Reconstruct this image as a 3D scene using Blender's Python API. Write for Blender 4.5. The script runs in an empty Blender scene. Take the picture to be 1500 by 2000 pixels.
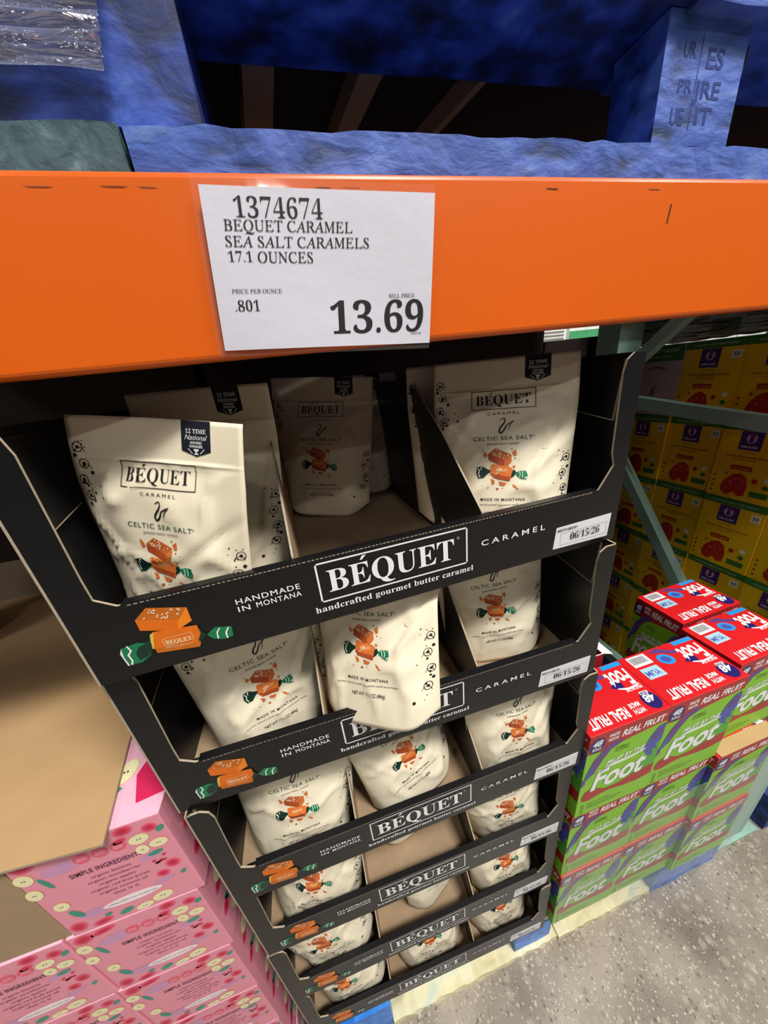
import bpy, bmesh, math, random
import numpy as np
from mathutils import Matrix, Vector, Euler, noise

# ------------------------------------------------------------------ scene, camera, light
sc = bpy.context.scene
COL = sc.collection
vs = sc.view_settings
sc.display_settings.display_device = 'sRGB'
vs.view_transform = 'Standard'; vs.look = 'None'; vs.gamma = 1.0; vs.use_curve_mapping = False
vs.exposure = 0.0

CAM_R = ((0.961165, -0.254822, -0.105703), (-0.192720, -0.346100, -0.918190), (0.197392, 0.902911, -0.381771))
CAM_C = (0.2154, -0.2726, 1.4221)
CAM_F = 634.9
cd = bpy.data.cameras.new('camera'); cam = bpy.data.objects.new('camera', cd); COL.objects.link(cam)
cd.sensor_fit = 'VERTICAL'; cd.sensor_height = 24.0; cd.lens = CAM_F / 2000.0 * 24.0; cd.clip_start = 0.02
r = CAM_R
cam.matrix_world = Matrix(((r[0][0], -r[1][0], -r[2][0], CAM_C[0]), (r[0][1], -r[1][1], -r[2][1], CAM_C[1]),
                           (r[0][2], -r[1][2], -r[2][2], CAM_C[2]), (0, 0, 0, 1)))
sc.camera = cam

world = bpy.data.worlds.new('warehouse_ambient'); sc.world = world; world.use_nodes = True
bg = world.node_tree.nodes['Background']
bg.inputs[0].default_value = (1.0, 0.95, 0.88, 1); bg.inputs[1].default_value = 0.06

def area_lamp(name, loc, target, sx, sy, power, col=(1.0, 0.965, 0.91)):
    l = bpy.data.lights.new(name, 'AREA'); l.shape = 'RECTANGLE'; l.size = sx; l.size_y = sy; l.energy = power; l.color = col
    o = bpy.data.objects.new(name, l); COL.objects.link(o); o.location = loc
    o.rotation_euler = (Vector(target) - Vector(loc)).to_track_quat('-Z', 'Y').to_euler()
    return o
# high-bay lamps above the aisle in front of the rack and above the next aisle behind it
area_lamp('aisle_highbay_lamp', (1.50, -1.75, 5.0), (0.6, 0, 0.9), 1.2, 0.35, 250)
area_lamp('aisle_highbay_lamp', (-3.2, -2.2, 5.0), (-1.0, 0, 0.9), 1.2, 0.35, 45)
area_lamp('aisle_highbay_lamp', (5.0, -2.2, 5.0), (2.5, 0, 0.9), 1.2, 0.35, 90)
for lx, ly, lp in ((0.6, -5.5, 22), (-3.0, -5.5, 18), (4.2, -5.5, 18), (0.6, -9.0, 20)): area_lamp('far_highbay_lamp', (lx, ly, 5.6), (lx * .3, 0, 1.2), 0.6, 0.15, lp)
area_lamp('back_aisle_highbay_lamp', (2.2, 1.65, 4.2), (2.2, 2.2, 1.4), 1.2, 0.35, 160)

# ------------------------------------------------------------------ helpers
random.seed(7)
def lin(c):
    return tuple((x / 12.92 if x <= 0.04045 else ((x + 0.055) / 1.055) ** 2.4) for x in (v / 255.0 for v in c))
MATS = {}
def mat(key, rgb, rough=0.6, spec=0.5, var=0.06, scale=40.0, bump=0.0, bscale=120.0, metal=0.0, coat=0.0):
    m = bpy.data.materials.new(key); m.use_nodes = True; nt = m.node_tree; b = nt.nodes['Principled BSDF']
    c = lin(rgb)
    tc = nt.nodes.new('ShaderNodeTexCoord')
    n = nt.nodes.new('ShaderNodeTexNoise'); n.inputs['Scale'].default_value = scale; n.inputs['Detail'].default_value = 4
    nt.links.new(tc.outputs['Object'], n.inputs['Vector'])
    mx = nt.nodes.new('ShaderNodeMix'); mx.data_type = 'RGBA'
    mx.inputs[6].default_value = tuple(max(0, x * (1 - var)) for x in c) + (1,)
    mx.inputs[7].default_value = tuple(min(1, x * (1 + var)) for x in c) + (1,)
    nt.links.new(n.outputs['Fac'], mx.inputs[0]); nt.links.new(mx.outputs[2], b.inputs['Base Color'])
    b.inputs['Roughness'].default_value = rough; b.inputs['Specular IOR Level'].default_value = spec; b.inputs['Metallic'].default_value = metal
    if coat: b.inputs['Coat Weight'].default_value = coat; b.inputs['Coat Roughness'].default_value = 0.15
    if bump:
        n2 = nt.nodes.new('ShaderNodeTexNoise'); n2.inputs['Scale'].default_value = bscale; n2.inputs['Detail'].default_value = 5
        nt.links.new(tc.outputs['Object'], n2.inputs['Vector'])
        bp = nt.nodes.new('ShaderNodeBump'); bp.inputs['Strength'].default_value = bump; bp.inputs['Distance'].default_value = 0.002
        nt.links.new(n2.outputs['Fac'], bp.inputs['Height']); nt.links.new(bp.outputs['Normal'], b.inputs['Normal'])
    MATS[key] = m; return m
def ramp_mat(key, stops, scale, rough=0.6, detail=6, distort=0.0, bump=0.3, bdist=0.003, spec=0.5, stretch=(1, 1, 1)):
    """worn surface: one noise through a colour ramp"""
    m = bpy.data.materials.new(key); m.use_nodes = True; nt = m.node_tree; b = nt.nodes['Principled BSDF']
    tc = nt.nodes.new('ShaderNodeTexCoord'); mp = nt.nodes.new('ShaderNodeMapping'); mp.inputs['Scale'].default_value = stretch
    nt.links.new(tc.outputs['Object'], mp.inputs['Vector'])
    n = nt.nodes.new('ShaderNodeTexNoise'); n.inputs['Scale'].default_value = scale; n.inputs['Detail'].default_value = detail
    n.inputs['Distortion'].default_value = distort
    nt.links.new(mp.outputs['Vector'], n.inputs['Vector'])
    cr = nt.nodes.new('ShaderNodeValToRGB'); el = cr.color_ramp.elements
    while len(el) < len(stops): el.new(0.5)
    for e, (p, c) in zip(el, stops): e.position = p; e.color = lin(c) + (1,)
    nt.links.new(n.outputs['Fac'], cr.inputs['Fac']); nt.links.new(cr.outputs['Color'], b.inputs['Base Color'])
    b.inputs['Roughness'].default_value = rough; b.inputs['Specular IOR Level'].default_value = spec
    if bump:
        bp = nt.nodes.new('ShaderNodeBump'); bp.inputs['Strength'].default_value = bump; bp.inputs['Distance'].default_value = bdist
        nt.links.new(n.outputs['Fac'], bp.inputs['Height']); nt.links.new(bp.outputs['Normal'], b.inputs['Normal'])
    MATS[key] = m; return m
def film_mat(key, haze, gloss, tint=(1, 1, 1), rough=0.12, bump=0.6, bscale=30.0, stretch=(1, 1, 4)):
    """clear stretch film: mostly see-through, a little milky, glossy and crinkled"""
    m = bpy.data.materials.new(key); m.use_nodes = True; nt = m.node_tree
    for n in list(nt.nodes): nt.nodes.remove(n)
    out = nt.nodes.new('ShaderNodeOutputMaterial'); tr = nt.nodes.new('ShaderNodeBsdfTransparent')
    df = nt.nodes.new('ShaderNodeBsdfDiffuse'); df.inputs[0].default_value = tint + (1,)
    gl = nt.nodes.new('ShaderNodeBsdfGlossy'); gl.inputs['Roughness'].default_value = rough
    m1 = nt.nodes.new('ShaderNodeMixShader'); m1.inputs[0].default_value = haze
    m2 = nt.nodes.new('ShaderNodeMixShader'); m2.inputs[0].default_value = gloss
    tc = nt.nodes.new('ShaderNodeTexCoord'); mp = nt.nodes.new('ShaderNodeMapping'); mp.inputs['Scale'].default_value = stretch
    n = nt.nodes.new('ShaderNodeTexNoise'); n.inputs['Scale'].default_value = bscale; n.inputs['Detail'].default_value = 4; n.inputs['Distortion'].default_value = 0.8
    bp = nt.nodes.new('ShaderNodeBump'); bp.inputs['Strength'].default_value = bump; bp.inputs['Distance'].default_value = 0.01
    nt.links.new(tc.outputs['Object'], mp.inputs[0]); nt.links.new(mp.outputs[0], n.inputs['Vector'])
    nt.links.new(n.outputs['Fac'], bp.inputs['Height']); nt.links.new(bp.outputs['Normal'], gl.inputs['Normal'])
    nt.links.new(tr.outputs[0], m1.inputs[1]); nt.links.new(df.outputs[0], m1.inputs[2])
    nt.links.new(m1.outputs[0], m2.inputs[1]); nt.links.new(gl.outputs[0], m2.inputs[2]); nt.links.new(m2.outputs[0], out.inputs[0])
    MATS[key] = m; return m

mat('black_card', (19, 19, 21), 0.36, 0.4, 0.15, 25, 0.08, 200)
mat('kraft', (164, 140, 112), 0.85, 0.2, 0.10, 60, 0.15, 300)
mat('kraft_edge', (172, 158, 138), 0.9, 0.2, 0.25, 250)
mat('kraft_sheet', (190, 155, 112), 0.85, 0.2, 0.10, 18, 0.25, 60)
mat('carton_brown', (120, 92, 68), 0.85, 0.2, 0.10, 30, 0.1, 100)
mat('pouch', (238, 228, 202), 0.42, 0.45, 0.03, 30, 0.05, 500)
mat('ink_dark', (30, 27, 34), 0.5, 0.4, 0.1)
mat('ink_grey', (120, 118, 112), 0.6, 0.3)
mat('ink_green', (62, 92, 78), 0.5, 0.4)
mat('ink_ribbon', (22, 24, 38), 0.45, 0.4)
mat('ink_white', (240, 240, 242), 0.55, 0.3, 0.02)
mat('caramel_top', (190, 98, 48), 0.45, 0.4, 0.25, 300)
mat('caramel_front', (168, 74, 34), 0.45, 0.4, 0.2, 200)
mat('caramel_side', (205, 110, 55), 0.45, 0.4, 0.15, 200)
mat('caramel_wrap', (220, 118, 52), 0.45, 0.4, 0.1, 150)
mat('lip_caramel_top', (196, 104, 24), 0.45, 0.4, 0.25, 200)
mat('lip_caramel_front', (222, 110, 22), 0.45, 0.4, 0.15, 150)
mat('lip_caramel_side', (240, 132, 32), 0.45, 0.4, 0.1, 150)
mat('twist_green', (20, 120, 80), 0.4, 0.5, 0.3, 250)
mat('twist_dark', (10, 48, 38), 0.4, 0.5, 0.5, 250)
mat('gold', (220, 190, 80), 0.4, 0.5, 0.1)
mat('salt', (250, 246, 235), 0.6, 0.3, 0.02)
mat('paper', (212, 211, 224), 0.55, 0.3, 0.03, 30, 0.25, 45)
mat('sticker', (226, 226, 230), 0.35, 0.5, 0.02)
mat('orange_paint', (224, 98, 16), 0.34, 0.5, 0.06, 6, 0.05, 60)
mat('scuff', (150, 90, 60), 0.7, 0.3, 0.4, 80)
mat('scuff_dark', (70, 45, 35), 0.7, 0.3, 0.4, 80)
mat('pale_green_paint', (150, 186, 172), 0.5, 0.4, 0.08, 20, 0.1, 60)
mat('far_white', (220, 225, 222), 0.5, 0.4, 0.25, 12)
mat('far_green', (70, 150, 100), 0.5, 0.4, 0.3, 12)
mat('shade_box', (42, 30, 28), 0.7, 0.3, 0.2, 20)  # shade put into the colour of the added blocking boxes
mat('red_pouch', (150, 22, 26), 0.4, 0.5, 0.2, 20)
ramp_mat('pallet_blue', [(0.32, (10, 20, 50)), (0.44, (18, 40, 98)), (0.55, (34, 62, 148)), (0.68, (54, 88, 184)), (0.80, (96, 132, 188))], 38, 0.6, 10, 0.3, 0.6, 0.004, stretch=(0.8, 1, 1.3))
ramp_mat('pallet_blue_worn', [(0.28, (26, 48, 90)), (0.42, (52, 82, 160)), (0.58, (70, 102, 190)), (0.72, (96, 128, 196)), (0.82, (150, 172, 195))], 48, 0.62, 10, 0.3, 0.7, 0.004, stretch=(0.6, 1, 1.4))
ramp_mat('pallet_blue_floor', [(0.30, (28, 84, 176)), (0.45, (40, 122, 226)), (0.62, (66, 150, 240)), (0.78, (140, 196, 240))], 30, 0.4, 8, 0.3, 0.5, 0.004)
ramp_mat('pallet_teal', [(0.3, (38, 62, 70)), (0.55, (70, 100, 110)), (0.75, (120, 140, 135))], 70, 0.7, 10, 0.4, 0.8)
ramp_mat('pallet_pale', [(0.3, (170, 164, 128)), (0.45, (226, 218, 172)), (0.62, (238, 232, 196)), (0.78, (206, 224, 206))], 16, 0.7, 8, 0.8, 0.6, 0.004, stretch=(0.4, 1, 2))
mat('stamp_blue', (38, 60, 128), 0.7, 0.3, 0.4, 150)
mat('dusk_wood', (150, 118, 90), 0.8, 0.2, 0.3, 10)
# product colours
mat('roll_green', (132, 196, 40), 0.4, 0.5, 0.06, 8)
mat('roll_green_dark', (78, 168, 48), 0.4, 0.5, 0.06)
mat('roll_red', (214, 28, 34), 0.38, 0.5, 0.05, 10)
mat('roll_red_deep', (168, 34, 38), 0.4, 0.5, 0.08)
mat('roll_purple', (96, 60, 130), 0.4, 0.5, 0.15, 30)
mat('roll_ribbon', (70, 84, 170), 0.4, 0.5, 0.25, 40)
mat('roll_navy', (34, 26, 104), 0.4, 0.5, 0.05)
mat('roll_blue_tag', (40, 150, 226), 0.4, 0.5, 0.03)
mat('roll_pale_tag', (170, 208, 226), 0.4, 0.5, 0.1, 60)
mat('ink_text_green', (60, 92, 30), 0.5, 0.4)
mat('yellow_card', (240, 184, 16), 0.45, 0.45, 0.05, 10)
mat('yellow_green', (58, 112, 44), 0.45, 0.45, 0.08)
mat('yellow_purple', (74, 34, 110), 0.45, 0.45, 0.05)
mat('yellow_red', (186, 36, 28), 0.45, 0.45, 0.3, 60)
mat('yellow_text', (130, 70, 20), 0.5, 0.4)
mat('yellow_white', (235, 232, 220), 0.5, 0.4)
mat('mauve_card', (196, 176, 182), 0.5, 0.4, 0.04)
mat('pink_card', (236, 150, 170), 0.42, 0.5, 0.05, 12)
mat('pink_light', (250, 190, 212), 0.42, 0.5, 0.05, 12)
mat('pink_hot', (222, 44, 96), 0.42, 0.5, 0.08)
mat('pink_red', (196, 40, 60), 0.42, 0.5, 0.15)
mat('pink_mid', (232, 96, 120), 0.42, 0.5, 0.08)
mat('pink_cream', (244, 236, 190), 0.42, 0.5, 0.03)
mat('pink_leaf', (60, 150, 128), 0.42, 0.5, 0.15)
mat('pink_lilac', (208, 150, 190), 0.42, 0.5, 0.1)
mat('pink_ink', (96, 44, 80), 0.5, 0.4)
mat('pink_white', (250, 236, 240), 0.5, 0.4)
film_mat('stretch_film', 0.10, 0.10)
film_mat('wrap_film', 0.30, 0.42, (0.50, 0.55, 0.85), 0.14, 1.0, 40, (0.6, 1, 3))
film_mat('clear_wrap', 0.04, 0.16, (0.8, 0.9, 1.0), 0.15, 1.0, 40, (0.5, 1, 2))
film_mat('crumple_film', 0.97, 0.40, (0.28, 0.18, 0.13), 0.16, 1.0, 30, (1, 1, 1))
film_mat('sleeve_film', 0.05, 0.05, (1, 0.8, 0.7), 0.08, 0.1, 10, (1, 1, 1))

def concrete():
    m = bpy.data.materials.new('polished_concrete'); m.use_nodes = True; nt = m.node_tree; b = nt.nodes['Principled BSDF']
    tc = nt.nodes.new('ShaderNodeTexCoord')
    n = nt.nodes.new('ShaderNodeTexNoise'); n.inputs['Scale'].default_value = 5; n.inputs['Detail'].default_value = 8
    nt.links.new(tc.outputs['Object'], n.inputs['Vector'])
    cr = nt.nodes.new('ShaderNodeValToRGB'); e = cr.color_ramp.elements
    e[0].position = 0.3; e[0].color = lin((120, 112, 102)) + (1,); e[1].position = 0.72; e[1].color = lin((172, 162, 148)) + (1,)
    nt.links.new(n.outputs['Fac'], cr.inputs['Fac'])
    last = cr.outputs['Color']
    for scale, lo, hi, thr, col in ((42, 0.25, 0.42, 0.55, (186, 176, 160)), (55, 0.20, 0.34, 0.6, (118, 110, 100)), (95, 0.2, 0.34, 0.5, (200, 192, 178)), (80, 0.16, 0.26, 0.62, (88, 80, 74)), (150, 0.18, 0.28, 0.6, (226, 220, 208)), (170, 0.16, 0.26, 0.65, (66, 60, 56))):
        v = nt.nodes.new('ShaderNodeTexVoronoi'); v.inputs['Scale'].default_value = scale
        n3 = nt.nodes.new('ShaderNodeTexNoise'); n3.inputs['Scale'].default_value = scale * 1.3
        nt.links.new(tc.outputs['Object'], n3.inputs['Vector'])
        ad = nt.nodes.new('ShaderNodeMix'); ad.data_type = 'VECTOR'; ad.inputs[0].default_value = 0.008
        nt.links.new(tc.outputs['Object'], ad.inputs[4]); nt.links.new(n3.outputs['Color'], ad.inputs[5])
        nt.links.new(ad.outputs[1], v.inputs['Vector'])
        mr = nt.nodes.new('ShaderNodeMapRange'); mr.inputs[1].default_value = lo; mr.inputs[2].default_value = hi; mr.inputs[3].default_value = 0.45 if scale < 60 else 0.72; mr.inputs[4].default_value = 0.0
        nt.links.new(v.outputs['Distance'], mr.inputs[0])
        sep = nt.nodes.new('ShaderNodeSeparateColor'); nt.links.new(v.outputs['Color'], sep.inputs[0])
        gt = nt.nodes.new('ShaderNodeMath'); gt.operation = 'GREATER_THAN'; gt.inputs[1].default_value = thr; nt.links.new(sep.outputs[0], gt.inputs[0])
        mu = nt.nodes.new('ShaderNodeMath'); mu.operation = 'MULTIPLY'; nt.links.new(mr.outputs[0], mu.inputs[0]); nt.links.new(gt.outputs[0], mu.inputs[1])
        mx = nt.nodes.new('ShaderNodeMix'); mx.data_type = 'RGBA'; nt.links.new(mu.outputs[0], mx.inputs[0]); nt.links.new(last, mx.inputs[6])
        mx.inputs[7].default_value = lin(col) + (1,); last = mx.outputs[2]
    nt.links.new(last, b.inputs['Base Color'])
    rr = nt.nodes.new('ShaderNodeMapRange'); rr.inputs[3].default_value = 0.22; rr.inputs[4].default_value = 0.5
    nt.links.new(n.outputs['Fac'], rr.inputs[0]); nt.links.new(rr.outputs[0], b.inputs['Roughness'])
    MATS['concrete'] = m
concrete()

class MB:
    """collects shapes, links them as one mesh object"""
    def __init__(s): s.v = []; s.f = []; s.m = []; s.keys = []
    def mi(s, k):
        if k not in s.keys: s.keys.append(k)
        return s.keys.index(k)
    def face(s, pts, k):
        i = len(s.v); s.v += [tuple(p) for p in pts]; s.f.append(tuple(range(i, i + len(pts)))); s.m.append(s.mi(k)); return s
    def raw(s, V, F, k):
        i = len(s.v); s.v += [tuple(p) for p in V]; s.f += [tuple(a + i for a in f) for f in F]; s.m += [s.mi(k)] * len(F); return s
    def box(s, a, b, k, M=None, edge=None, edge_axes=''):
        x0, y0, z0 = a; x1, y1, z1 = b
        V = [(x0, y0, z0), (x1, y0, z0), (x1, y1, z0), (x0, y1, z0), (x0, y0, z1), (x1, y0, z1), (x1, y1, z1), (x0, y1, z1)]
        if M is not None: V = [M @ Vector(p) for p in V]
        F = [(0, 3, 2, 1), (4, 5, 6, 7), (0, 1, 5, 4), (1, 2, 6, 5), (2, 3, 7, 6), (3, 0, 4, 7)]
        ax = 'zzyxyx'
        i = len(s.v); s.v += [tuple(p) for p in V]
        for f, c in zip(F, ax):
            s.f.append(tuple(q + i for q in f)); s.m.append(s.mi(edge if (edge and c in edge_axes) else k))
        return s
    def prism(s, pts, axis, t0, t1, k, k_edge=None, k_back=None):
        """2D outline pts extruded along axis from t0 (front) to t1"""
        def P(p, t): return {'y': (p[0], t, p[1]), 'x': (t, p[0], p[1]), 'z': (p[0], p[1], t)}[axis]
        n = len(pts); i = len(s.v)
        s.v += [P(p, t0) for p in pts] + [P(p, t1) for p in pts]
        s.f.append(tuple(range(i, i + n))); s.m.append(s.mi(k))
        s.f.append(tuple(range(i + 2 * n - 1, i + n - 1, -1))); s.m.append(s.mi(k_back or k))
        for j in range(n):
            q = (j + 1) % n
            s.f.append((i + j, i + n + j, i + n + q, i + q)); s.m.append(s.mi(k_edge or k))
        return s
    def mesh(s, name, bevel=0.0, smooth=False, fix=True):
        me = bpy.data.meshes.new(name); me.from_pydata(s.v, [], s.f)
        for k in s.keys: me.materials.append(MATS[k])
        me.polygons.foreach_set('material_index', s.m)
        if fix or bevel:
            bm = bmesh.new(); bm.from_mesh(me)
            if bevel:
                bmesh.ops.remove_doubles(bm, verts=bm.verts, dist=1e-6)
                bmesh.ops.bevel(bm, geom=list(bm.edges), offset=bevel, segments=2, affect='EDGES', profile=0.6)
            if fix: bmesh.ops.recalc_face_normals(bm, faces=bm.faces)
            bm.to_mesh(me); bm.free()
        if smooth: me.polygons.foreach_set('use_smooth', [True] * len(me.polygons))
        me.update(); return me
    def build(s, name, parent=None, bevel=0.0, smooth=False, fix=True):
        return obj(name, s.mesh(name, bevel, smooth, fix), parent)
def obj(name, me, parent=None):
    o = bpy.data.objects.new(name, me); COL.objects.link(o)
    if parent: o.parent = parent
    return o
def tag(o, label, cat, group=None, kind=None):
    o['label'] = label; o['category'] = cat
    if group: o['group'] = group
    if kind: o['kind'] = kind
    return o
def thing(name, label, cat, loc=(0, 0, 0), rot=(0, 0, 0), group=None):
    o = bpy.data.objects.new(name, None); o.empty_display_size = 0.05; COL.objects.link(o); o.location = loc; o.rotation_euler = rot
    return tag(o, label, cat, group)
def struct(o):
    o['kind'] = 'structure'; return o

# ---- lettering: outlines of the built-in typeface, cached as flat meshes
def f_bold(t):
    o = ''
    for c in t:
        if 'A' <= c <= 'Z': o += chr(0x1D400 + ord(c) - 65)
        elif 'a' <= c <= 'z': o += chr(0x1D41A + ord(c) - 97)
        elif '0' <= c <= '9': o += chr(0x1D7CE + ord(c) - 48)
        else: o += c
    return o
def f_roman(t):
    o = ''
    for c in t:
        if 'A' <= c <= 'Z': o += chr(0x1D434 + ord(c) - 65)
        else: o += c
    return o
STY = {'serifb': (f_bold, 0, 0), 'serif': (f_roman, -0.20, 0.003), 'digit': (f_bold, 0, -0.012), 'sans': (None, 0, 0), 'serifm': (f_bold, 0, -0.007), 'sansm': (None, 0, 0.008), 'sansb': (None, 0, 0.02), 'slant': (None, 0.22, 0.03), 'script': (None, 0.35, 0.0)}
TCACHE = {}
def text_mesh(body, style, space=1.0):
    key = (body, style, space)
    if key in TCACHE: return TCACHE[key]
    fn, shear, off = STY[style]
    c = bpy.data.curves.new('lettering', 'FONT'); c.body = fn(body) if fn else body; c.shear = shear; c.offset = off
    c.resolution_u = 3; c.space_character = space; c.fill_mode = 'FRONT'
    o = bpy.data.objects.new('lettering', c); COL.objects.link(o)
    dg = bpy.context.evaluated_depsgraph_get(); ev = o.evaluated_get(dg); me = ev.to_mesh()
    V = np.array([v.co[:2] for v in me.vertices]) if len(me.vertices) else np.zeros((0, 2))
    F = [tuple(p.vertices) for p in me.polygons]
    ev.to_mesh_clear(); bpy.data.objects.remove(o); bpy.data.curves.remove(c)
    TCACHE[key] = (V, F); return V, F
CAP = 0.70
# art items: (V 2D array, faces, material, layer)
def T(body, x0, y0, x1, hgt, m, style='sans', space=1.0, layer=3, flip=False, slope=0.0):
    V, F = text_mesh(body, style, space)
    V = V.copy(); a = V[:, 0].min(); b = V[:, 0].max()
    V[:, 0] = (V[:, 0] - a) / (b - a) * (x1 - x0); V[:, 1] = V[:, 1] / CAP * hgt + slope * V[:, 0]
    if flip: V = -V; V[:, 0] += x1; V[:, 1] += y0 + hgt
    else: V[:, 0] += x0; V[:, 1] += y0
    return (V, F, m, layer)
def PG(pts, m, layer=1): return (np.array(pts, float), [tuple(range(len(pts)))], m, layer)
def RC(x0, y0, x1, y1, m, layer=1): return PG([(x0, y0), (x1, y0), (x1, y1), (x0, y1)], m, layer)
def EL(cx, cy, rx, ry, m, layer=1, n=16, a=0.0):
    ca, sa = math.cos(a), math.sin(a); P = []
    for i in range(n):
        t = 2 * math.pi * i / n; x, y = rx * math.cos(t), ry * math.sin(t); P.append((cx + x * ca - y * sa, cy + x * sa + y * ca))
    return PG(P, m, layer)
def RING(cx, cy, rx, ry, th, m, layer=1, n=18, a0=0.0, a1=2 * math.pi):
    V = []; F = []
    for i in range(n + 1):
        t = a0 + (a1 - a0) * i / n
        V += [(cx + rx * math.cos(t), cy + ry * math.sin(t)), (cx + (rx - th) * math.cos(t), cy + (ry - th) * math.sin(t))]
        if i: F.append((2 * i - 2, 2 * i, 2 * i + 1, 2 * i - 1))
    return (np.array(V), F, m, layer)
def FRAME(x0, y0, x1, y1, t, m, layer=2):
    V = []; F = []
    def strip(a, b, c, d, n):
        for i in range(n):
            s0, s1 = i / n, (i + 1) / n; k = len(V)
            L = lambda p, q, s: (p[0] + (q[0] - p[0]) * s, p[1] + (q[1] - p[1]) * s)
            V.extend([L(a, b, s0), L(a, b, s1), L(d, c, s1), L(d, c, s0)]); F.append((k, k + 1, k + 2, k + 3))
    strip((x0, y0), (x1, y0), (x1, y0 + t), (x0, y0 + t), 12); strip((x0, y1 - t), (x1, y1 - t), (x1, y1), (x0, y1), 12)
    strip((x0, y0), (x0, y1), (x0 + t, y1), (x0 + t, y0), 4); strip((x1 - t, y0), (x1 - t, y1), (x1, y1), (x1, y0), 4)
    return (np.array(V), F, m, layer)
def ST(pts, w, m, layer=2, taper=True):
    """brush stroke through points"""
    P = [Vector(p) for p in pts]; Q = []
    for i in range(len(P) - 1):
        p0 = P[max(i - 1, 0)]; p1 = P[i]; p2 = P[i + 1]; p3 = P[min(i + 2, len(P) - 1)]
        for j in range(5):
            t = j / 5; Q.append(0.5 * ((2 * p1) + (p2 - p0) * t + (2 * p0 - 5 * p1 + 4 * p2 - p3) * t * t + (3 * p1 - p0 - 3 * p2 + p3) * t ** 3))
    Q.append(P[-1]); V = []; F = []; n = len(Q)
    for i, q in enumerate(Q):
        d = (Q[min(i + 1, n - 1)] - Q[max(i - 1, 0)]); d = d.normalized() if d.length else Vector((1, 0))
        ww = w * (0.35 + 0.65 * math.sin(math.pi * (i + 0.5) / n)) if taper else w
        V += [(q.x - d.y * ww / 2, q.y + d.x * ww / 2), (q.x + d.y * ww / 2, q.y - d.x * ww / 2)]
        if i: F.append((2 * i - 2, 2 * i - 1, 2 * i + 1, 2 * i))
    return (np.array(V), F, m, layer)
def place_items(items, sx=1.0, sy=1.0, ox=0.0, oy=0.0):
    return [(V * np.array([sx, sy]) + np.array([ox, oy]), F, m, l) for V, F, m, l in items]
def art_mesh(name, items, to3d, step=0.00025):
    """flat print: to3d maps (x, y, lift) onto the printed face"""
    mb = MB()
    for V, F, m, l in items: mb.raw([to3d(p[0], p[1], step * l) for p in V], F, m)
    return mb.mesh(name, fix=False)
FRONT = lambda w, h: (lambda x, y, l: (x, -l, y))

# ------------------------------------------------------------------ setting
fl = MB(); fl.face([(-6, -6, 0), (8, -6, 0), (8, 6, 0), (-6, 6, 0)], 'concrete'); struct(fl.build('floor', fix=False))

# ------------------------------------------------------------------ rack: load beams, upright frame
BZ0, BZ1 = 1.4450, 1.5465
def beam_profile(y, z0, z1, d=0.018):
    c = 0.0035; P = []
    for cy, cz, a0 in ((y + c, z0 + c, 180), (y + d - c, z0 + c, 270), (y + d - c, z1 - c, 0), (y + c, z1 - c, 90)):
        for i in range(4):
            a = math.radians(a0 + 30 * i); P.append((cy + c * math.cos(a), cz + c * math.sin(a)))
    return P
bt = thing('rack_beam', 'orange steel rack beam carrying the white price sign', 'beam', (0, 0, 0))
MB().prism(beam_profile(0.0, BZ0, BZ1), 'x', -1.6, 3.2, 'orange_paint').build('beam_body', bt, smooth=False)
sf = []
for i in range(26):
    x = -0.05 + i * 0.03 + random.uniform(-0.01, 0.01); hh = random.uniform(0.0004, 0.0010)
    if i < 11 or random.random() < 0.35:
        sf.append(PG([(x, BZ1 - 0.0075), (x + random.uniform(.006, .016), BZ1 - 0.0075 - hh * .3), (x + .012, BZ1 - 0.0075 - hh), (x + .003, BZ1 - .0075 - hh * .7)], 'scuff' if i % 2 else 'scuff_dark', 1))
sf.append(PG([(0.548, 1.529), (0.5495, 1.529), (0.548, 1.516), (0.547, 1.516)], 'scuff_dark', 1))
obj('paint_scuffs', art_mesh('paint_scuffs', sf, lambda x, y, l: (x, -l, y)), bt)
rb = thing('rear_rack_beam', 'rear orange rack beam in shadow behind the caramel trays', 'beam')
MB().prism(beam_profile(0.58, 1.498, BZ1, 0.04), 'x', -1.6, 3.2, 'orange_paint').build('beam_body', rb)

uf = thing('upright_frame', 'pale green steel rack upright with floor plate and diagonal braces', 'rack upright', (1.2, 0, 0))
def upost(y0, y1, z1, nm):
    b = MB(); b.box((0, y0, 0.012), (0.088, y0 + 0.004, z1), 'pale_green_paint'); b.box((0, y0 + .004, 0.012), (0.005, y1, z1), 'pale_green_paint'); b.box((0.083, y0 + .004, 0.012), (0.088, y1, z1), 'pale_green_paint')
    return b.build(nm, uf)
upost(0.012, 0.085, 2.6, 'post'); upost(0.62, 0.70, 2.6, 'post')
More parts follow.
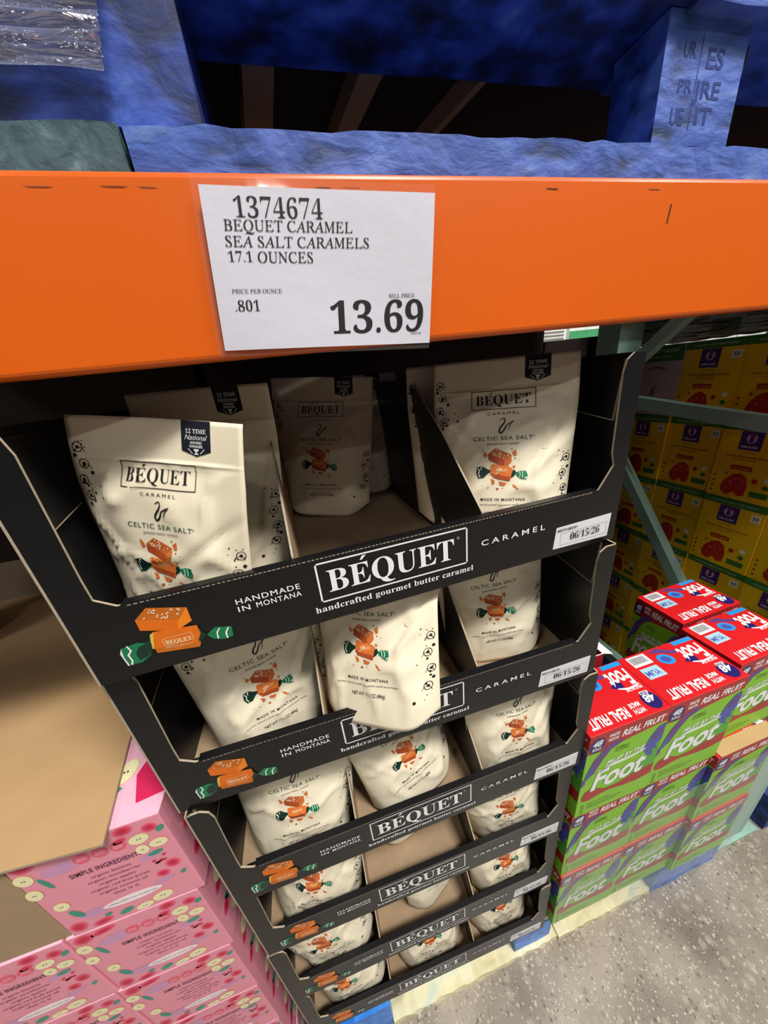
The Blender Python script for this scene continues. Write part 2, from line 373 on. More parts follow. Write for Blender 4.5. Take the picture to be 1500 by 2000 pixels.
# floor plate with a bolt hole
def floor_plate(y0, y1):
    P = [(-0.035, y0), (0.14, y0), (0.14, y0 + .03), (0.128, y1), (-0.02, y1), (-0.035, y1 - .015)]
    b = MB().prism(P, 'z', 0.0, 0.012, 'pale_green_paint').build('floor_plate', uf)
    h = MB().prism([(0.114 + .009 * math.cos(a * math.pi / 6), y0 + .03 + .007 * math.sin(a * math.pi / 6)) for a in range(12)], 'z', 0.0122, 0.0124, 'ink_dark').build('bolt_hole', uf)
floor_plate(0.002, 0.10); floor_plate(0.60, 0.72)
def brace(y0, z0, y1, z1, wdt=0.034):
    d = Vector((0, y1 - y0, z1 - z0)); L = d.length; a = math.atan2(d.z, d.y)
    M = Matrix.Translation((0.026, y0, z0)) @ Matrix.Rotation(a, 4, 'X')
    b = MB(); b.box((0, 0, -wdt / 2), (0.004, L, wdt / 2), 'pale_green_paint', M); b.box((0.004, 0, -wdt / 2), (0.03, L, -wdt / 2 + .004), 'pale_green_paint', M); b.box((0.004, 0, wdt / 2 - .004), (0.03, L, wdt / 2), 'pale_green_paint', M)
    return b.build('brace', uf)
brace(0.06, 1.212, 0.65, 1.276); brace(0.04, 0.38, 0.66, 1.18, 0.03); brace(0.34, 1.60, 0.66, 1.32, 0.03); brace(0.06, 0.30, 0.65, 0.30)

# ------------------------------------------------------------------ upper pallet standing on the beams
up = thing('blue_pallet', 'worn blue wooden pallet resting on top of the orange beam', 'pallet', (0, 0, BZ1))
PZ = 0.0
def rough_board(a, b, key, name, parent, seed=0, amp=0.0022, n=14):
    """board with uneven long edges"""
    rng = random.Random(seed); x0, y0, z0 = a; x1, y1, z1 = b; mb = MB(); V = []; F = []
    long_x = (x1 - x0) >= (y1 - y0)
    for i in range(n + 1):
        s = i / n
        j = [rng.uniform(-amp, amp) for _ in range(4)]
        if long_x:
            x = x0 + (x1 - x0) * s
            V += [(x, y0 + j[0], z0), (x, y1, z0), (x, y1, z1 + j[2]), (x, y0 + j[1] * .6, z1 + j[3])]
        else:
            y = y0 + (y1 - y0) * s
            V += [(x0 + j[0], y, z0), (x1, y, z0), (x1, y, z1 + j[2]), (x0 + j[1], y, z1 + j[3])]
        if i:
            k = 4 * (i - 1)
            for c in range(4): F.append((k + c, k + (c + 1) % 4, k + 4 + (c + 1) % 4, k + 4 + c))
    F += [(3, 2, 1, 0), (4 * n, 4 * n + 1, 4 * n + 2, 4 * n + 3)]
    mb.raw(V, F, key); return mb.build(name, parent, bevel=0.0)
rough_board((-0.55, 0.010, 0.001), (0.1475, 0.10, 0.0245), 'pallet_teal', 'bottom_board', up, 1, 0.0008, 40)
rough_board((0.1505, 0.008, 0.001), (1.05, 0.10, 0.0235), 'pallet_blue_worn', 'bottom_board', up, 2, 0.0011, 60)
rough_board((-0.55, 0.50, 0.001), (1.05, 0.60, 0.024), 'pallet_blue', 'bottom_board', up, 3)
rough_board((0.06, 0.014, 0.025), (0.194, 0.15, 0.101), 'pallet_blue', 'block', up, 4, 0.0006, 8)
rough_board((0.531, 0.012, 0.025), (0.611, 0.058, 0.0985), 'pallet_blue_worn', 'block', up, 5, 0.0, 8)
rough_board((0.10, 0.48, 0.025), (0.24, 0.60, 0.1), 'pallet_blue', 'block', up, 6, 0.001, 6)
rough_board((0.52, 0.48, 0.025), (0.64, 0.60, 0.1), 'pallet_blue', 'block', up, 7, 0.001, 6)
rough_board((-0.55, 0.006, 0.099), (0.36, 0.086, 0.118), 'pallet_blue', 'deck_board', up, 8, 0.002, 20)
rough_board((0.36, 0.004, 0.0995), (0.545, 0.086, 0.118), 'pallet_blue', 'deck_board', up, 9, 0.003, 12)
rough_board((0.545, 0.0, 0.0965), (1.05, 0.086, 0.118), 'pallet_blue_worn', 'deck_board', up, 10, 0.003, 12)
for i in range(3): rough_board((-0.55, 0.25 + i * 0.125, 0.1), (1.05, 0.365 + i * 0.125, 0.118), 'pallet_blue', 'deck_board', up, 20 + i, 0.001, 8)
# embossed lettering on the right block
em = [T('ES', 0.573, 0.070, 0.590, 0.011, 'stamp_blue', 'sansb'), T('JRE', 0.565, 0.053, 0.592, 0.010, 'stamp_blue', 'sansb'), T('PR', 0.549, 0.056, 0.563, 0.007, 'stamp_blue', 'sansb'),
      T('IT', 0.571, 0.038, 0.588, 0.010, 'stamp_blue', 'sansb'), T('UR', 0.549, 0.075, 0.561, 0.008, 'stamp_blue', 'sansb'), T('UE', 0.546, 0.037, 0.559, 0.010, 'stamp_blue', 'sansb'), RC(0.5655, .034, .5662, .088, 'stamp_blue', 2)]
obj('stamped_lettering', art_mesh('stamped_lettering', em, lambda x, y, l: (x, 0.0119 - l * .1, y)), up)['label'] = 'stamped letters on the right block'
# added load and dark boxes that keep light out of the pallet bay
ld = thing('added_upper_load', 'added dark load on the upper blue pallet, blocking light from its bay', 'carton', (-0.55, 0.0, BZ1 + 0.1205))
MB().box((0, 0.03, 0), (1.6, 0.62, 0.55), 'shade_box').build('carton', ld, bevel=.004)
us_ = thing('rear_light_blocker', 'added dark box blocking light at the back of the upper pallet bay', 'carton', (-1.6, 0.74, BZ1 + 0.036))  # added to stop light leaking in from behind
MB().box((0, 0, 0), (4.6, 0.4, 0.6), 'shade_box').build('carton', us_, bevel=.004)
for x0_, lab_ in ((1.31, 'added dark box blocking light on the beam right of the blue pallet'),):
    nl = thing('side_light_blocker', lab_, 'carton', (x0_, 0.03, BZ1 + 0.0005))  # added to close the open right side against light
    MB().box((0, 0, 0), (1.1, 0.62, 0.66), 'shade_box').build('carton', nl, bevel=.004)
# brown slats seen through the gap behind the front deck board
for (xa0, xa1, xb0, xb1, lab) in ((.226, .250, .213, .240, 'brown slat under the upper load, leftmost of three'), (.318, .338, .296, .314, 'brown slat under the upper load, middle of three'), (.426, .433, .386, .394, 'thin brown slat under the upper load, rightmost of three')):
    q_ = 0.55                                   # in the load's own frame
    MB().prism([(xa0 + q_, .088), (xa1 + q_, .088), (xb1 + q_, .236), (xb0 + q_, .236)], 'z', -.0165, -.0003, 'dusk_wood').build('slat', ld)['label'] = lab
# stretch film hanging over the left corner of the pallet
def film_sheet(name, P, nx, ny, amp, key, seed, thick=0):
    rng = random.Random(seed); V = []; F = []
    for j in range(ny + 1):
        for i in range(nx + 1):
            s, t = i / nx, j / ny
            a = Vector(P[0]).lerp(Vector(P[1]), s); b = Vector(P[3]).lerp(Vector(P[2]), s); p = a.lerp(b, t)
            nn = noise.noise(Vector((s * 7 + seed, t * 26, 0))) + 0.6 * noise.noise(Vector((s * 19 + t * 9, t * 60, seed)))
            N = (Vector(P[1]) - Vector(P[0])).cross(Vector(P[3]) - Vector(P[0])).normalized()
            V.append(tuple(p + N * nn * amp))
    for j in range(ny):
        for i in range(nx):
            k = j * (nx + 1) + i; F.append((k, k + 1, k + nx + 2, k + nx + 1))
    me = MB().raw(V, F, key).mesh(name, smooth=True, fix=False); return me
wf = obj('stretch_film', film_sheet('stretch_film', [(-0.5, 0.004, 1.592), (0.151, 0.004, 1.588), (0.176, 0.002, 1.68), (-0.5, 0.002, 1.68)], 130, 70, 0.004, 'wrap_film', 3))
tag(wf, 'shiny crinkled stretch film wrapped over the blue pallet corner', 'plastic film')
wr = MB(); pts = [(0.640, 0.03, 1.652), (0.634, 0.028, 1.632), (0.628, 0.028, 1.610), (0.622, 0.03, 1.585)]
for a, b in zip(pts[:-1], pts[1:]):
    q = (Vector(b) - Vector(a)); wr.box((-.0006, -.0006, 0), (.0006, .0006, q.length), 'ink_grey', Matrix.Translation(a) @ q.to_track_quat('Z', 'Y').to_matrix().to_4x4())
tag(wr.build('hanging_strap'), 'thin pale strap dangling right of the lettered pallet block', 'strap')

# ------------------------------------------------------------------ price sign on the beam
sg = thing('price_sign', 'white paper price sign in a clear sleeve hung on the orange beam', 'sign', (0.176, -0.0045, 1.446))
# corners measured on the beam face: lower left (0,0.004), lower right (.150,-.003), upper right (.159,.088), upper left (.009,.092)
SQ = [(0.0, 0.004), (0.150, -0.003), (0.159, 0.088), (0.009, 0.092)]
def sgn(s, t, l=0.0):
    a = Vector(SQ[0]).lerp(Vector(SQ[1]), s); b = Vector(SQ[3]).lerp(Vector(SQ[2]), s); p = a.lerp(b, t)
    return (p.x, -l - 0.0008 * (1 + math.sin(s * 5 + t * 3)) * (0.3 + 0.7 * (1 - t)), p.y)
n = 24; V = [sgn(i / n, j / n) for j in range(n + 1) for i in range(n + 1)]
F = [(j * (n + 1) + i, j * (n + 1) + i + 1, (j + 1) * (n + 1) + i + 1, (j + 1) * (n + 1) + i) for j in range(n) for i in range(n)]
MB().raw(V, F, 'paper').build('paper', sg, smooth=True, fix=False)
mb = MB()
def sleeve(s, t): p = sgn(s, t); return (p[0], p[1] + 0.0006, p[2])
for (s0, t0, s1, t1) in ((-.03, -.04, 1.0, 0.0), (-.03, 0, 0.0, 1.0), (-.03, 1.0, 1.0, 1.05)):
    mb.face([sleeve(s0, t0), sleeve(s1, t0), sleeve(s1, t1), sleeve(s0, t1)], 'sleeve_film')
mb.build('clear_sleeve', sg, fix=False)['label'] = 'clear plastic sleeve edge'
# lettering: (text, style, left, bottom, right, height) in the sign's own 0..1 frame
def st_items():
    L = [('1374674', 'digit', .122, .828, .483, .118), ('BEQUET CARAMEL', 'serif', .072, .752, .611, .064), ('SEA SALT CARAMELS', 'serif', .070, .659, .685, .064),
         ('17.1', 'digit', .073, .570, .170, .064), ('OUNCES', 'serif', .192, .566, .427, .067), ('PRICE PER OUNCE', 'serif', .067, .375, .278, .027),
         ('.801', 'digit', .072, .260, .176, .072), ('SELL PRICE', 'serif', .780, .336, .911, .026), ('13.69', 'serifb', .491, .093, .959, .223), ('10/07/25', 'sans', .896, .070, .951, .015)]
    return [T(b, x0, y0, x1, hh, 'ink_dark', s) for b, s, x0, y0, x1, hh in L]
obj('lettering', art_mesh('lettering', st_items(), lambda x, y, l: sgn(x, y, 0.0003)), sg)

# ------------------------------------------------------------------ display trays
W, H, D = 0.56, 0.2135, 0.46
TT = 0.0022
LIP = 0.0715
def tray_front_outline():
    P = [(0.002, 0), (W - .001, 0), (W - .001, H - .002), (W - .004, H), (W - .016, H), (W - .024, H - .006), (W - .027, H - .018), (W - .024, 0.112), (W - .019, 0.098), (W - .036, LIP)]
    P += [(0.039, LIP), (0.026, 0.081), (0.0255, 0.10), (0.027, H - .018), (0.024, H - .006), (0.016, H), (0.006, H), (0.002, H - .002)]
    return P
CARA = {'top': [[0.0462, 0.0549], [0.0571, 0.0639], [0.085, 0.0552], [0.076, 0.0451]], 'front': [[0.0462, 0.0549], [0.076, 0.0451], [0.0717, 0.035], [0.0463, 0.044]], 'right': [[0.076, 0.0451], [0.085, 0.0552], [0.085, 0.0409], [0.0717, 0.035]], 'body': [[0.0523, 0.0385], [0.0549, 0.04], [0.0874, 0.0355], [0.0889, 0.0286], [0.0842, 0.014], [0.051, 0.0181], [0.0493, 0.0235], [0.0503, 0.0324]], 'bstrip': [[0.0493, 0.0235], [0.0845, 0.0185], [0.0835, 0.0126], [0.051, 0.0181]], 'yl': [[0.0516, 0.0378], [0.0549, 0.04], [0.0506, 0.0244], [0.051, 0.0181], [0.0492, 0.0239], [0.0503, 0.0324]], 'dr': [[0.0874, 0.0355], [0.0901, 0.0261], [0.0926, 0.0235], [0.0854, 0.0181], [0.084, 0.0193], [0.088, 0.0269]], 'lt': [[0.0521, 0.0317], [0.0457, 0.0309], [0.0399, 0.0332], [0.0279, 0.0316], [0.027, 0.023], [0.0281, 0.013], [0.0374, 0.0125], [0.0452, 0.0174], [0.0491, 0.023]], 'ltd': [[0.0521, 0.0317], [0.0456, 0.0304], [0.0399, 0.0287], [0.0361, 0.0232], [0.0365, 0.016], [0.0422, 0.0167], [0.0467, 0.0199], [0.0491, 0.023]], 'rt': [[0.0924, 0.0228], [0.0998, 0.0281], [0.113, 0.0245], [0.1118, 0.0137], [0.1038, 0.013], [0.0963, 0.0159], [0.0925, 0.0207]], 's1': [[0.0319, 0.0329], [0.0332, 0.0274], [0.0299, 0.0238], [0.0309, 0.0173], [0.0292, 0.0135], [0.0304, 0.013], [0.0321, 0.0172], [0.0313, 0.0232], [0.0345, 0.0271], [0.0331, 0.0328]], 's2': [[0.0997, 0.0225], [0.103, 0.0263], [0.1039, 0.026], [0.1006, 0.0217], [0.1, 0.0151], [0.0989, 0.0155]], 's3': [[0.1064, 0.0199], [0.11, 0.0247], [0.111, 0.0244], [0.1077, 0.0194], [0.1073, 0.0129], [0.1062, 0.0133]], 'wh': [[0.0279, 0.0316], [0.0254, 0.0267], [0.0267, 0.013], [0.0281, 0.013], [0.027, 0.023]]}
def lip_caramel():
    C = CARA; L = [PG(C['lt'], 'twist_green', 1), PG(C['ltd'], 'twist_dark', 2), PG(C['s1'], 'salt', 3), PG(C['wh'], 'far_white', 2), PG(C['rt'], 'twist_green', 1), PG(C['s2'], 'salt', 2), PG(C['s3'], 'salt', 2),
                  PG(C['top'], 'lip_caramel_top', 1), PG(C['front'], 'lip_caramel_front', 1), PG(C['right'], 'lip_caramel_side', 1),
                  PG(C['body'], 'lip_caramel_front', 3), PG(C['bstrip'], 'lip_caramel_top', 4), PG(C['yl'], 'gold', 4), PG(C['dr'], 'twist_dark', 4)]
    rng = random.Random(3)
    for i in range(26):
        s, t = rng.uniform(.12, .9), rng.uniform(.15, .9)
        a = Vector(C['top'][0]).lerp(Vector(C['top'][3]), s); b = Vector(C['top'][1]).lerp(Vector(C['top'][2]), s); p = a.lerp(b, t)
        L.append(EL(p.x, p.y, rng.uniform(.0005, .0011), rng.uniform(.0004, .0008), 'salt', 2, 5, rng.uniform(0, 3)))
    L.append(FRAME(.0585, .0225, .0815, .0305, .0003, 'pink_cream', 5)); L.append(T('BEQUET', .0600, .0243, .0800, .0042, 'pink_cream', 'serifb', layer=5, slope=-.10)); L.append(T('CELTIC SEA SALT', .0590, .0205, .0800, .0012, 'pink_cream', 'sans', layer=5, slope=-.1))
    return L
def accent(x, y, s, m, layer=3): return PG([(x, y), (x + .18 * s, y), (x + .5 * s, y + .32 * s), (x + .22 * s, y + .32 * s)], m, layer)
def lip_lettering():
    L = [FRAME(.1950, .0225, .3535, .0660, .0017, 'ink_white', 2), T('BEQUET', .2045, .0325, .3375, .0245, 'ink_white', 'serifb', 1.0), accent(.2375, .0590, .0135, 'ink_white'),
         RING(.3425, .0560, .0013, .0013, .0003, 'ink_white', 3, 10), T('handcrafted gourmet butter caramel', .1880, .0122, .3600, .0068, 'ink_white', 'serifb', 1.05),
         T('HANDMADE', .1228, .0450, .1788, .0056, 'ink_white', 'sansm', 1.15), T('IN', .1228, .0370, .1330, .0056, 'ink_white', 'sansm', 1.15), T('MONTANA', .1385, .0370, .1788, .0056, 'ink_white', 'sansm', 1.15),
         T('CARAMEL', .3700, .0390, .4520, .0066, 'ink_white', 'sansm', 1.5)]
    x = 0.046
    rng = random.Random(5)
    while x < W - 0.045:
        l = rng.uniform(.0018, .0034); L.append(RC(x, LIP - .0017, x + l, LIP - .0008, 'kraft_edge', 1)); x += l + rng.uniform(.0008, .0018)
    return L
def sticker_print():
    return [T('BEST IF USED BY:', .4708, .0305, .4990, .0028, 'ink_dark', 'sansb', .9), T('06/15/26', .4900, .0160, .5330, .0095, 'ink_dark', 'digit', 1.0), FRAME(.4760, .0120, .5440, .0275, .0003, 'ink_grey', 2)]
def tray_meshes():
    M = {}
    M['front_panel'] = MB().prism(tray_front_outline(), 'y', 0, TT, 'black_card', 'kraft_edge', 'kraft').mesh('front_panel')
    M['lip_fold'] = MB().box((0.03, TT, 0.004), (W - .03, TT + .005, LIP - .003), 'black_card').box((0.042, -.0002, LIP - .0004), (W - .039, TT + .006, LIP + .0008), 'black_card').mesh('lip_fold')
    M['floor_panel'] = MB().box((TT, TT, 0), (W - TT, D - TT, 0.003), 'kraft').mesh('floor_panel')
    M['back_panel'] = MB().box((0, D - TT, 0), (W, D, H), 'black_card', None, 'kraft_edge', 'z').mesh('back_panel')
    sp = [(0.0, 0), (D - TT, 0), (D - TT, H), (0.0, H)]
    M['side_l'] = MB().prism(sp, 'x', 0, .0019, 'black_card', 'kraft_edge').mesh('side_panel')
    M['side_r'] = MB().prism([(TT, 0)] + sp[1:3] + [(TT, H)], 'x', W - TT, W, 'black_card', 'kraft_edge').mesh('side_panel')
    fp = [(0.012, 0.128), (0.082, 0.140), (0.082, 0.205), (0.012, 0.205)]
    M['flap_l'] = MB().prism(fp, 'x', TT, TT + .0025, 'black_card', 'kraft_edge').mesh('side_flap')
    M['flap_r'] = MB().prism([(0.022, 0.143), (0.094, 0.153), (0.094, 0.207), (0.018, 0.207)], 'x', W - TT - .0025, W - TT, 'black_card', 'kraft_edge').mesh('side_flap')
    dv = [(0.009, 0.004), (D - TT - .001, 0.004), (D - TT - .001, H - .004), (0.215, H - .004), (0.17, H - .018), (0.10, 0.150), (0.045, 0.104), (0.020, 0.083), (0.009, 0.074)]
    for k, x in (('div_l', 0.177), ('div_r', 0.376)):
        b = MB().prism(dv, 'x', x, x + .002, 'black_card', 'kraft_edge', 'kraft'); M[k] = b.mesh('divider')
    for key, x, P4, sg_ in (('fl_l', TT + .0026 + .0004, [(0.012, 0.128), (0.082, 0.140), (0.012, 0.205)], 1), ('fl_r', W - TT - .0027, [(0.022, 0.143), (0.094, 0.153), (0.018, 0.207)], -1)):
        t_ = .0011; a_, b_, c_ = P4
        M[key] = MB().face([(x, a_[0], a_[1]), (x, b_[0], b_[1]), (x, b_[0], b_[1] + t_), (x, a_[0], a_[1] + t_)], 'kraft_edge').face([(x, a_[0], a_[1]), (x, a_[0] + t_, a_[1]), (x, c_[0] + t_, c_[1]), (x, c_[0], c_[1])], 'kraft_edge').mesh('pale_edge', fix=False)
    F3 = lambda x, y, l: (x, -l, y)
    M['lettering'] = art_mesh('lettering', lip_lettering(), F3); M['caramel_picture'] = art_mesh('caramel_picture', lip_caramel(), F3)
    M['date_sticker'] = MB().prism([(.4665, .0085), (.5475, .0072), (.5490, .0372), (.4690, .0358)], 'y', -.0004, 0, 'sticker').mesh('date_sticker')
    M['sticker_lettering'] = art_mesh('sticker_lettering', sticker_print(), lambda x, y, l: (x, -.0004 - l, y))
    return M
TM = tray_meshes()
Z1, HP = 1.2051, 0.21303
TRAYS = [((0.008, -0.012), (0.564, 0.012)), ((-0.001, 0.001), (0.567, -0.002)), ((0.006, -0.006), (0.564, -0.005)), ((-0.003, 0.006), (0.561, -0.001)), ((-0.005, 0.005), (0.561, 0.001)), ((-0.006, 0.006), (0.557, -0.004))]
ORD = ['topmost', 'second', 'third', 'fourth', 'fifth', 'lowest']
for k, (l, rr) in enumerate(TRAYS):
    a = math.atan2(rr[1] - l[1], rr[0] - l[0])
    extra = {0: 'with a creased date sticker', 1: 'with pouch over lip', 2: '', 3: '', 4: '', 5: 'standing on the pallet'}[k]
    lab = ('black cardboard display tray, topmost of the stack, ' if k == 0 else 'black cardboard display tray, lowest of the stack, ' if k == 5 else 'black cardboard display tray, %s from the top of the stack ' % ORD[k]) + extra
    t = thing('display_tray', lab.strip(), 'tray', (l[0], l[1], Z1 - k * HP), (0, 0, a), 'black caramel display trays in one stack')
    for nm, key in (('front_panel', 'front_panel'), ('lip_fold', 'lip_fold'), ('floor_panel', 'floor_panel'), ('back_panel', 'back_panel'), ('side_panel', 'side_l'), ('side_panel', 'side_r'), ('side_flap', 'flap_l'), ('side_flap', 'flap_r'), ('divider', 'div_l'), ('divider', 'div_r')):
        o = obj(nm, TM[key], t)
        if nm == 'side_flap': obj('pale_edge', TM['fl_' + key[-1]], o)
    fp = [c for c in t.children if c.name.startswith('front_panel')][0]
    obj('lettering', TM['lettering'], fp); obj('caramel_picture', TM['caramel_picture'], fp)
    s = obj('date_sticker', TM['date_sticker'], t); s['label'] = 'white date sticker'; obj('sticker_lettering', TM['sticker_lettering'], s)

# ------------------------------------------------------------------ caramel pouches
PW, PHt = 0.168, 0.168 * 1.33
def pouch_grid(seed, bend, fold=None, fat=1.0):
    us = np.linspace(-1, 1, 33); vsn = np.concatenate([np.linspace(0, .78, 36), np.linspace(.80, .86, 13), np.linspace(.875, 1, 8)])
    G = np.zeros((len(vsn), len(us), 3)); B = np.zeros_like(G)
    for j, v in enumerate(vsn):
        q = min(1, v / .06); hw = PW / 2 * (0.90 + 0.10 * min(1, v / .75) ** 1.2) * (0.95 + 0.05 * math.sqrt(q))
        T0 = 0.031 * fat * (max(0, 1 - (v / .80) ** 1.9)) ** 0.8 if v < .8 else 0.0
        for i, u in enumerate(us):
            prof = (1 - abs(u) ** (2.3 + 2.6 * max(0, 1 - v / .45)))
            x = u * hw; z = v * PHt
            p = Vector((x * 1000 / 26 + seed * 3.1, z * 1000 / 30, seed * 1.7))
            env = min(1, v / .12) * min(1, max(0.10, (.86 - v) / .10)) * (0.25 + 0.75 * (1 - abs(abs(u) - .55)))
            wr = 0.0
            if v < .84:
                f = noise.noise(p); g = 1 - abs(noise.noise(p * 0.62 + Vector((5, 2, seed)))) * 2
                wr = (0.0020 * f + 0.0046 * max(0, g) ** 5) * env
                # soft diagonal creases running in from the side seams below the zip
                for (cx, cv, sl, am) in CREASE[seed % len(CREASE)]:
                    dd = (v - cv) - sl * (u - cx); along = math.exp(-((u - cx) / .35) ** 2)
                    wr += 1.25 * am * along * math.exp(-(dd / .016) ** 2)
            wr *= 1 - abs(u) ** 5
            zipr = 0.0011 * math.exp(-((v - .835) / .007) ** 2)
            cv_ = bend[0] * max(0, v - .55) ** 2 + bend[1] * u * u * v * v + bend[2] * u * v
            G[j, i] = (x, -T0 * prof - wr - zipr * (1 - abs(u) ** 8) + cv_ - 0.0006, z)
            B[j, i] = (x, T0 * prof * 0.85 + wr * .4 + cv_ + 0.0006, z)
    # front foot of the bag: bottom rim curls slightly up at the corners
    for A in (G, B):
        for j in range(3):
            for i, u in enumerate(us): A[j, i, 2] += 0.016 * abs(u) ** 5 * (1 - j / 3.)
    if fold:                       # top of the pouch folded back under the tray above
        z0 = fold[0] * PHt; R_ = 0.020; ang = fold[1]
        for A in (G, B):
            h_ = A[:, :, 2] - z0; y_ = A[:, :, 1].copy(); m_ = h_ > 0
            th = np.clip(h_ / R_, 0, ang); ex = np.clip(h_ - ang * R_, 0, None)
            cz = z0 + R_ * np.sin(th) + ex * np.cos(th) - y_ * np.sin(th); cy = R_ * (1 - np.cos(th)) + ex * np.sin(th) + y_ * np.cos(th)
            A[:, :, 2] = np.where(m_, cz, A[:, :, 2]); A[:, :, 1] = np.where(m_, cy, A[:, :, 1])
    return us, vsn, G, B
CREASE = [[(.75, .60, .5, -.005), (.6, .45, .35, .004), (-.7, .66, -.4, -.004)], [(.7, .55, .3, -.004), (-.75, .5, -.5, .004), (.2, .30, .2, -.002)], [(-.6, .15, .6, .007), (.7, .5, .5, -.004), (-.2, .08, -.5, -.005)], [(.6, .66, -.4, -.004), (-.7, .4, .4, -.004), (.75, .25, .4, .004)]]
def pouch_body_mesh(gr):
    us, vv, G, B = gr; nu, nv = len(us), len(vv); mb = MB(); V = []; F = []
    for j in range(nv):
        for i in range(nu): V.append(tuple(G[j, i]))
    o = nu * nv
    for j in range(nv):
        for i in range(nu): V.append(tuple(B[j, i]))
    for j in range(nv - 1):
        for i in range(nu - 1):
            k = j * nu + i; F.append((k, k + 1, k + nu + 1, k + nu)); F.append((o + k, o + k + nu, o + k + nu + 1, o + k + 1))
        k = j * nu; F.append((k, k + nu, o + k + nu, o + k)); k = j * nu + nu - 1; F.append((k, o + k, o + k + nu, k + nu))
    for i in range(nu - 1):
        k = (nv - 1) * nu + i; F.append((k, k + 1, o + k + 1, o + k)); F.append((i, o + i, o + i + 1, i + 1))
    return mb.raw(V, F, 'pouch').mesh('pouch_body', smooth=True, fix=True)
def subdivide_items(items, mx=0.035):
    out = []
    for V, F, m, l in items:
        bm = bmesh.new(); vv = [bm.verts.new((p[0], p[1], 0)) for p in V]
        for f in F:
            try: bm.faces.new([vv[i] for i in f])
            except ValueError: pass
        if len(F) < 40:
            bmesh.ops.triangulate(bm, faces=bm.faces)
            for _ in range(3):
                e = [e for e in bm.edges if e.calc_length() > mx]
                if not e: break
                bmesh.ops.subdivide_edges(bm, edges=e, cuts=1); bmesh.ops.triangulate(bm, faces=bm.faces)
        bm.verts.index_update(); out.append((np.array([v.co[:2] for v in bm.verts]), [tuple(v.index for v in f.verts) for f in bm.faces], m, l)); bm.free()
    return out
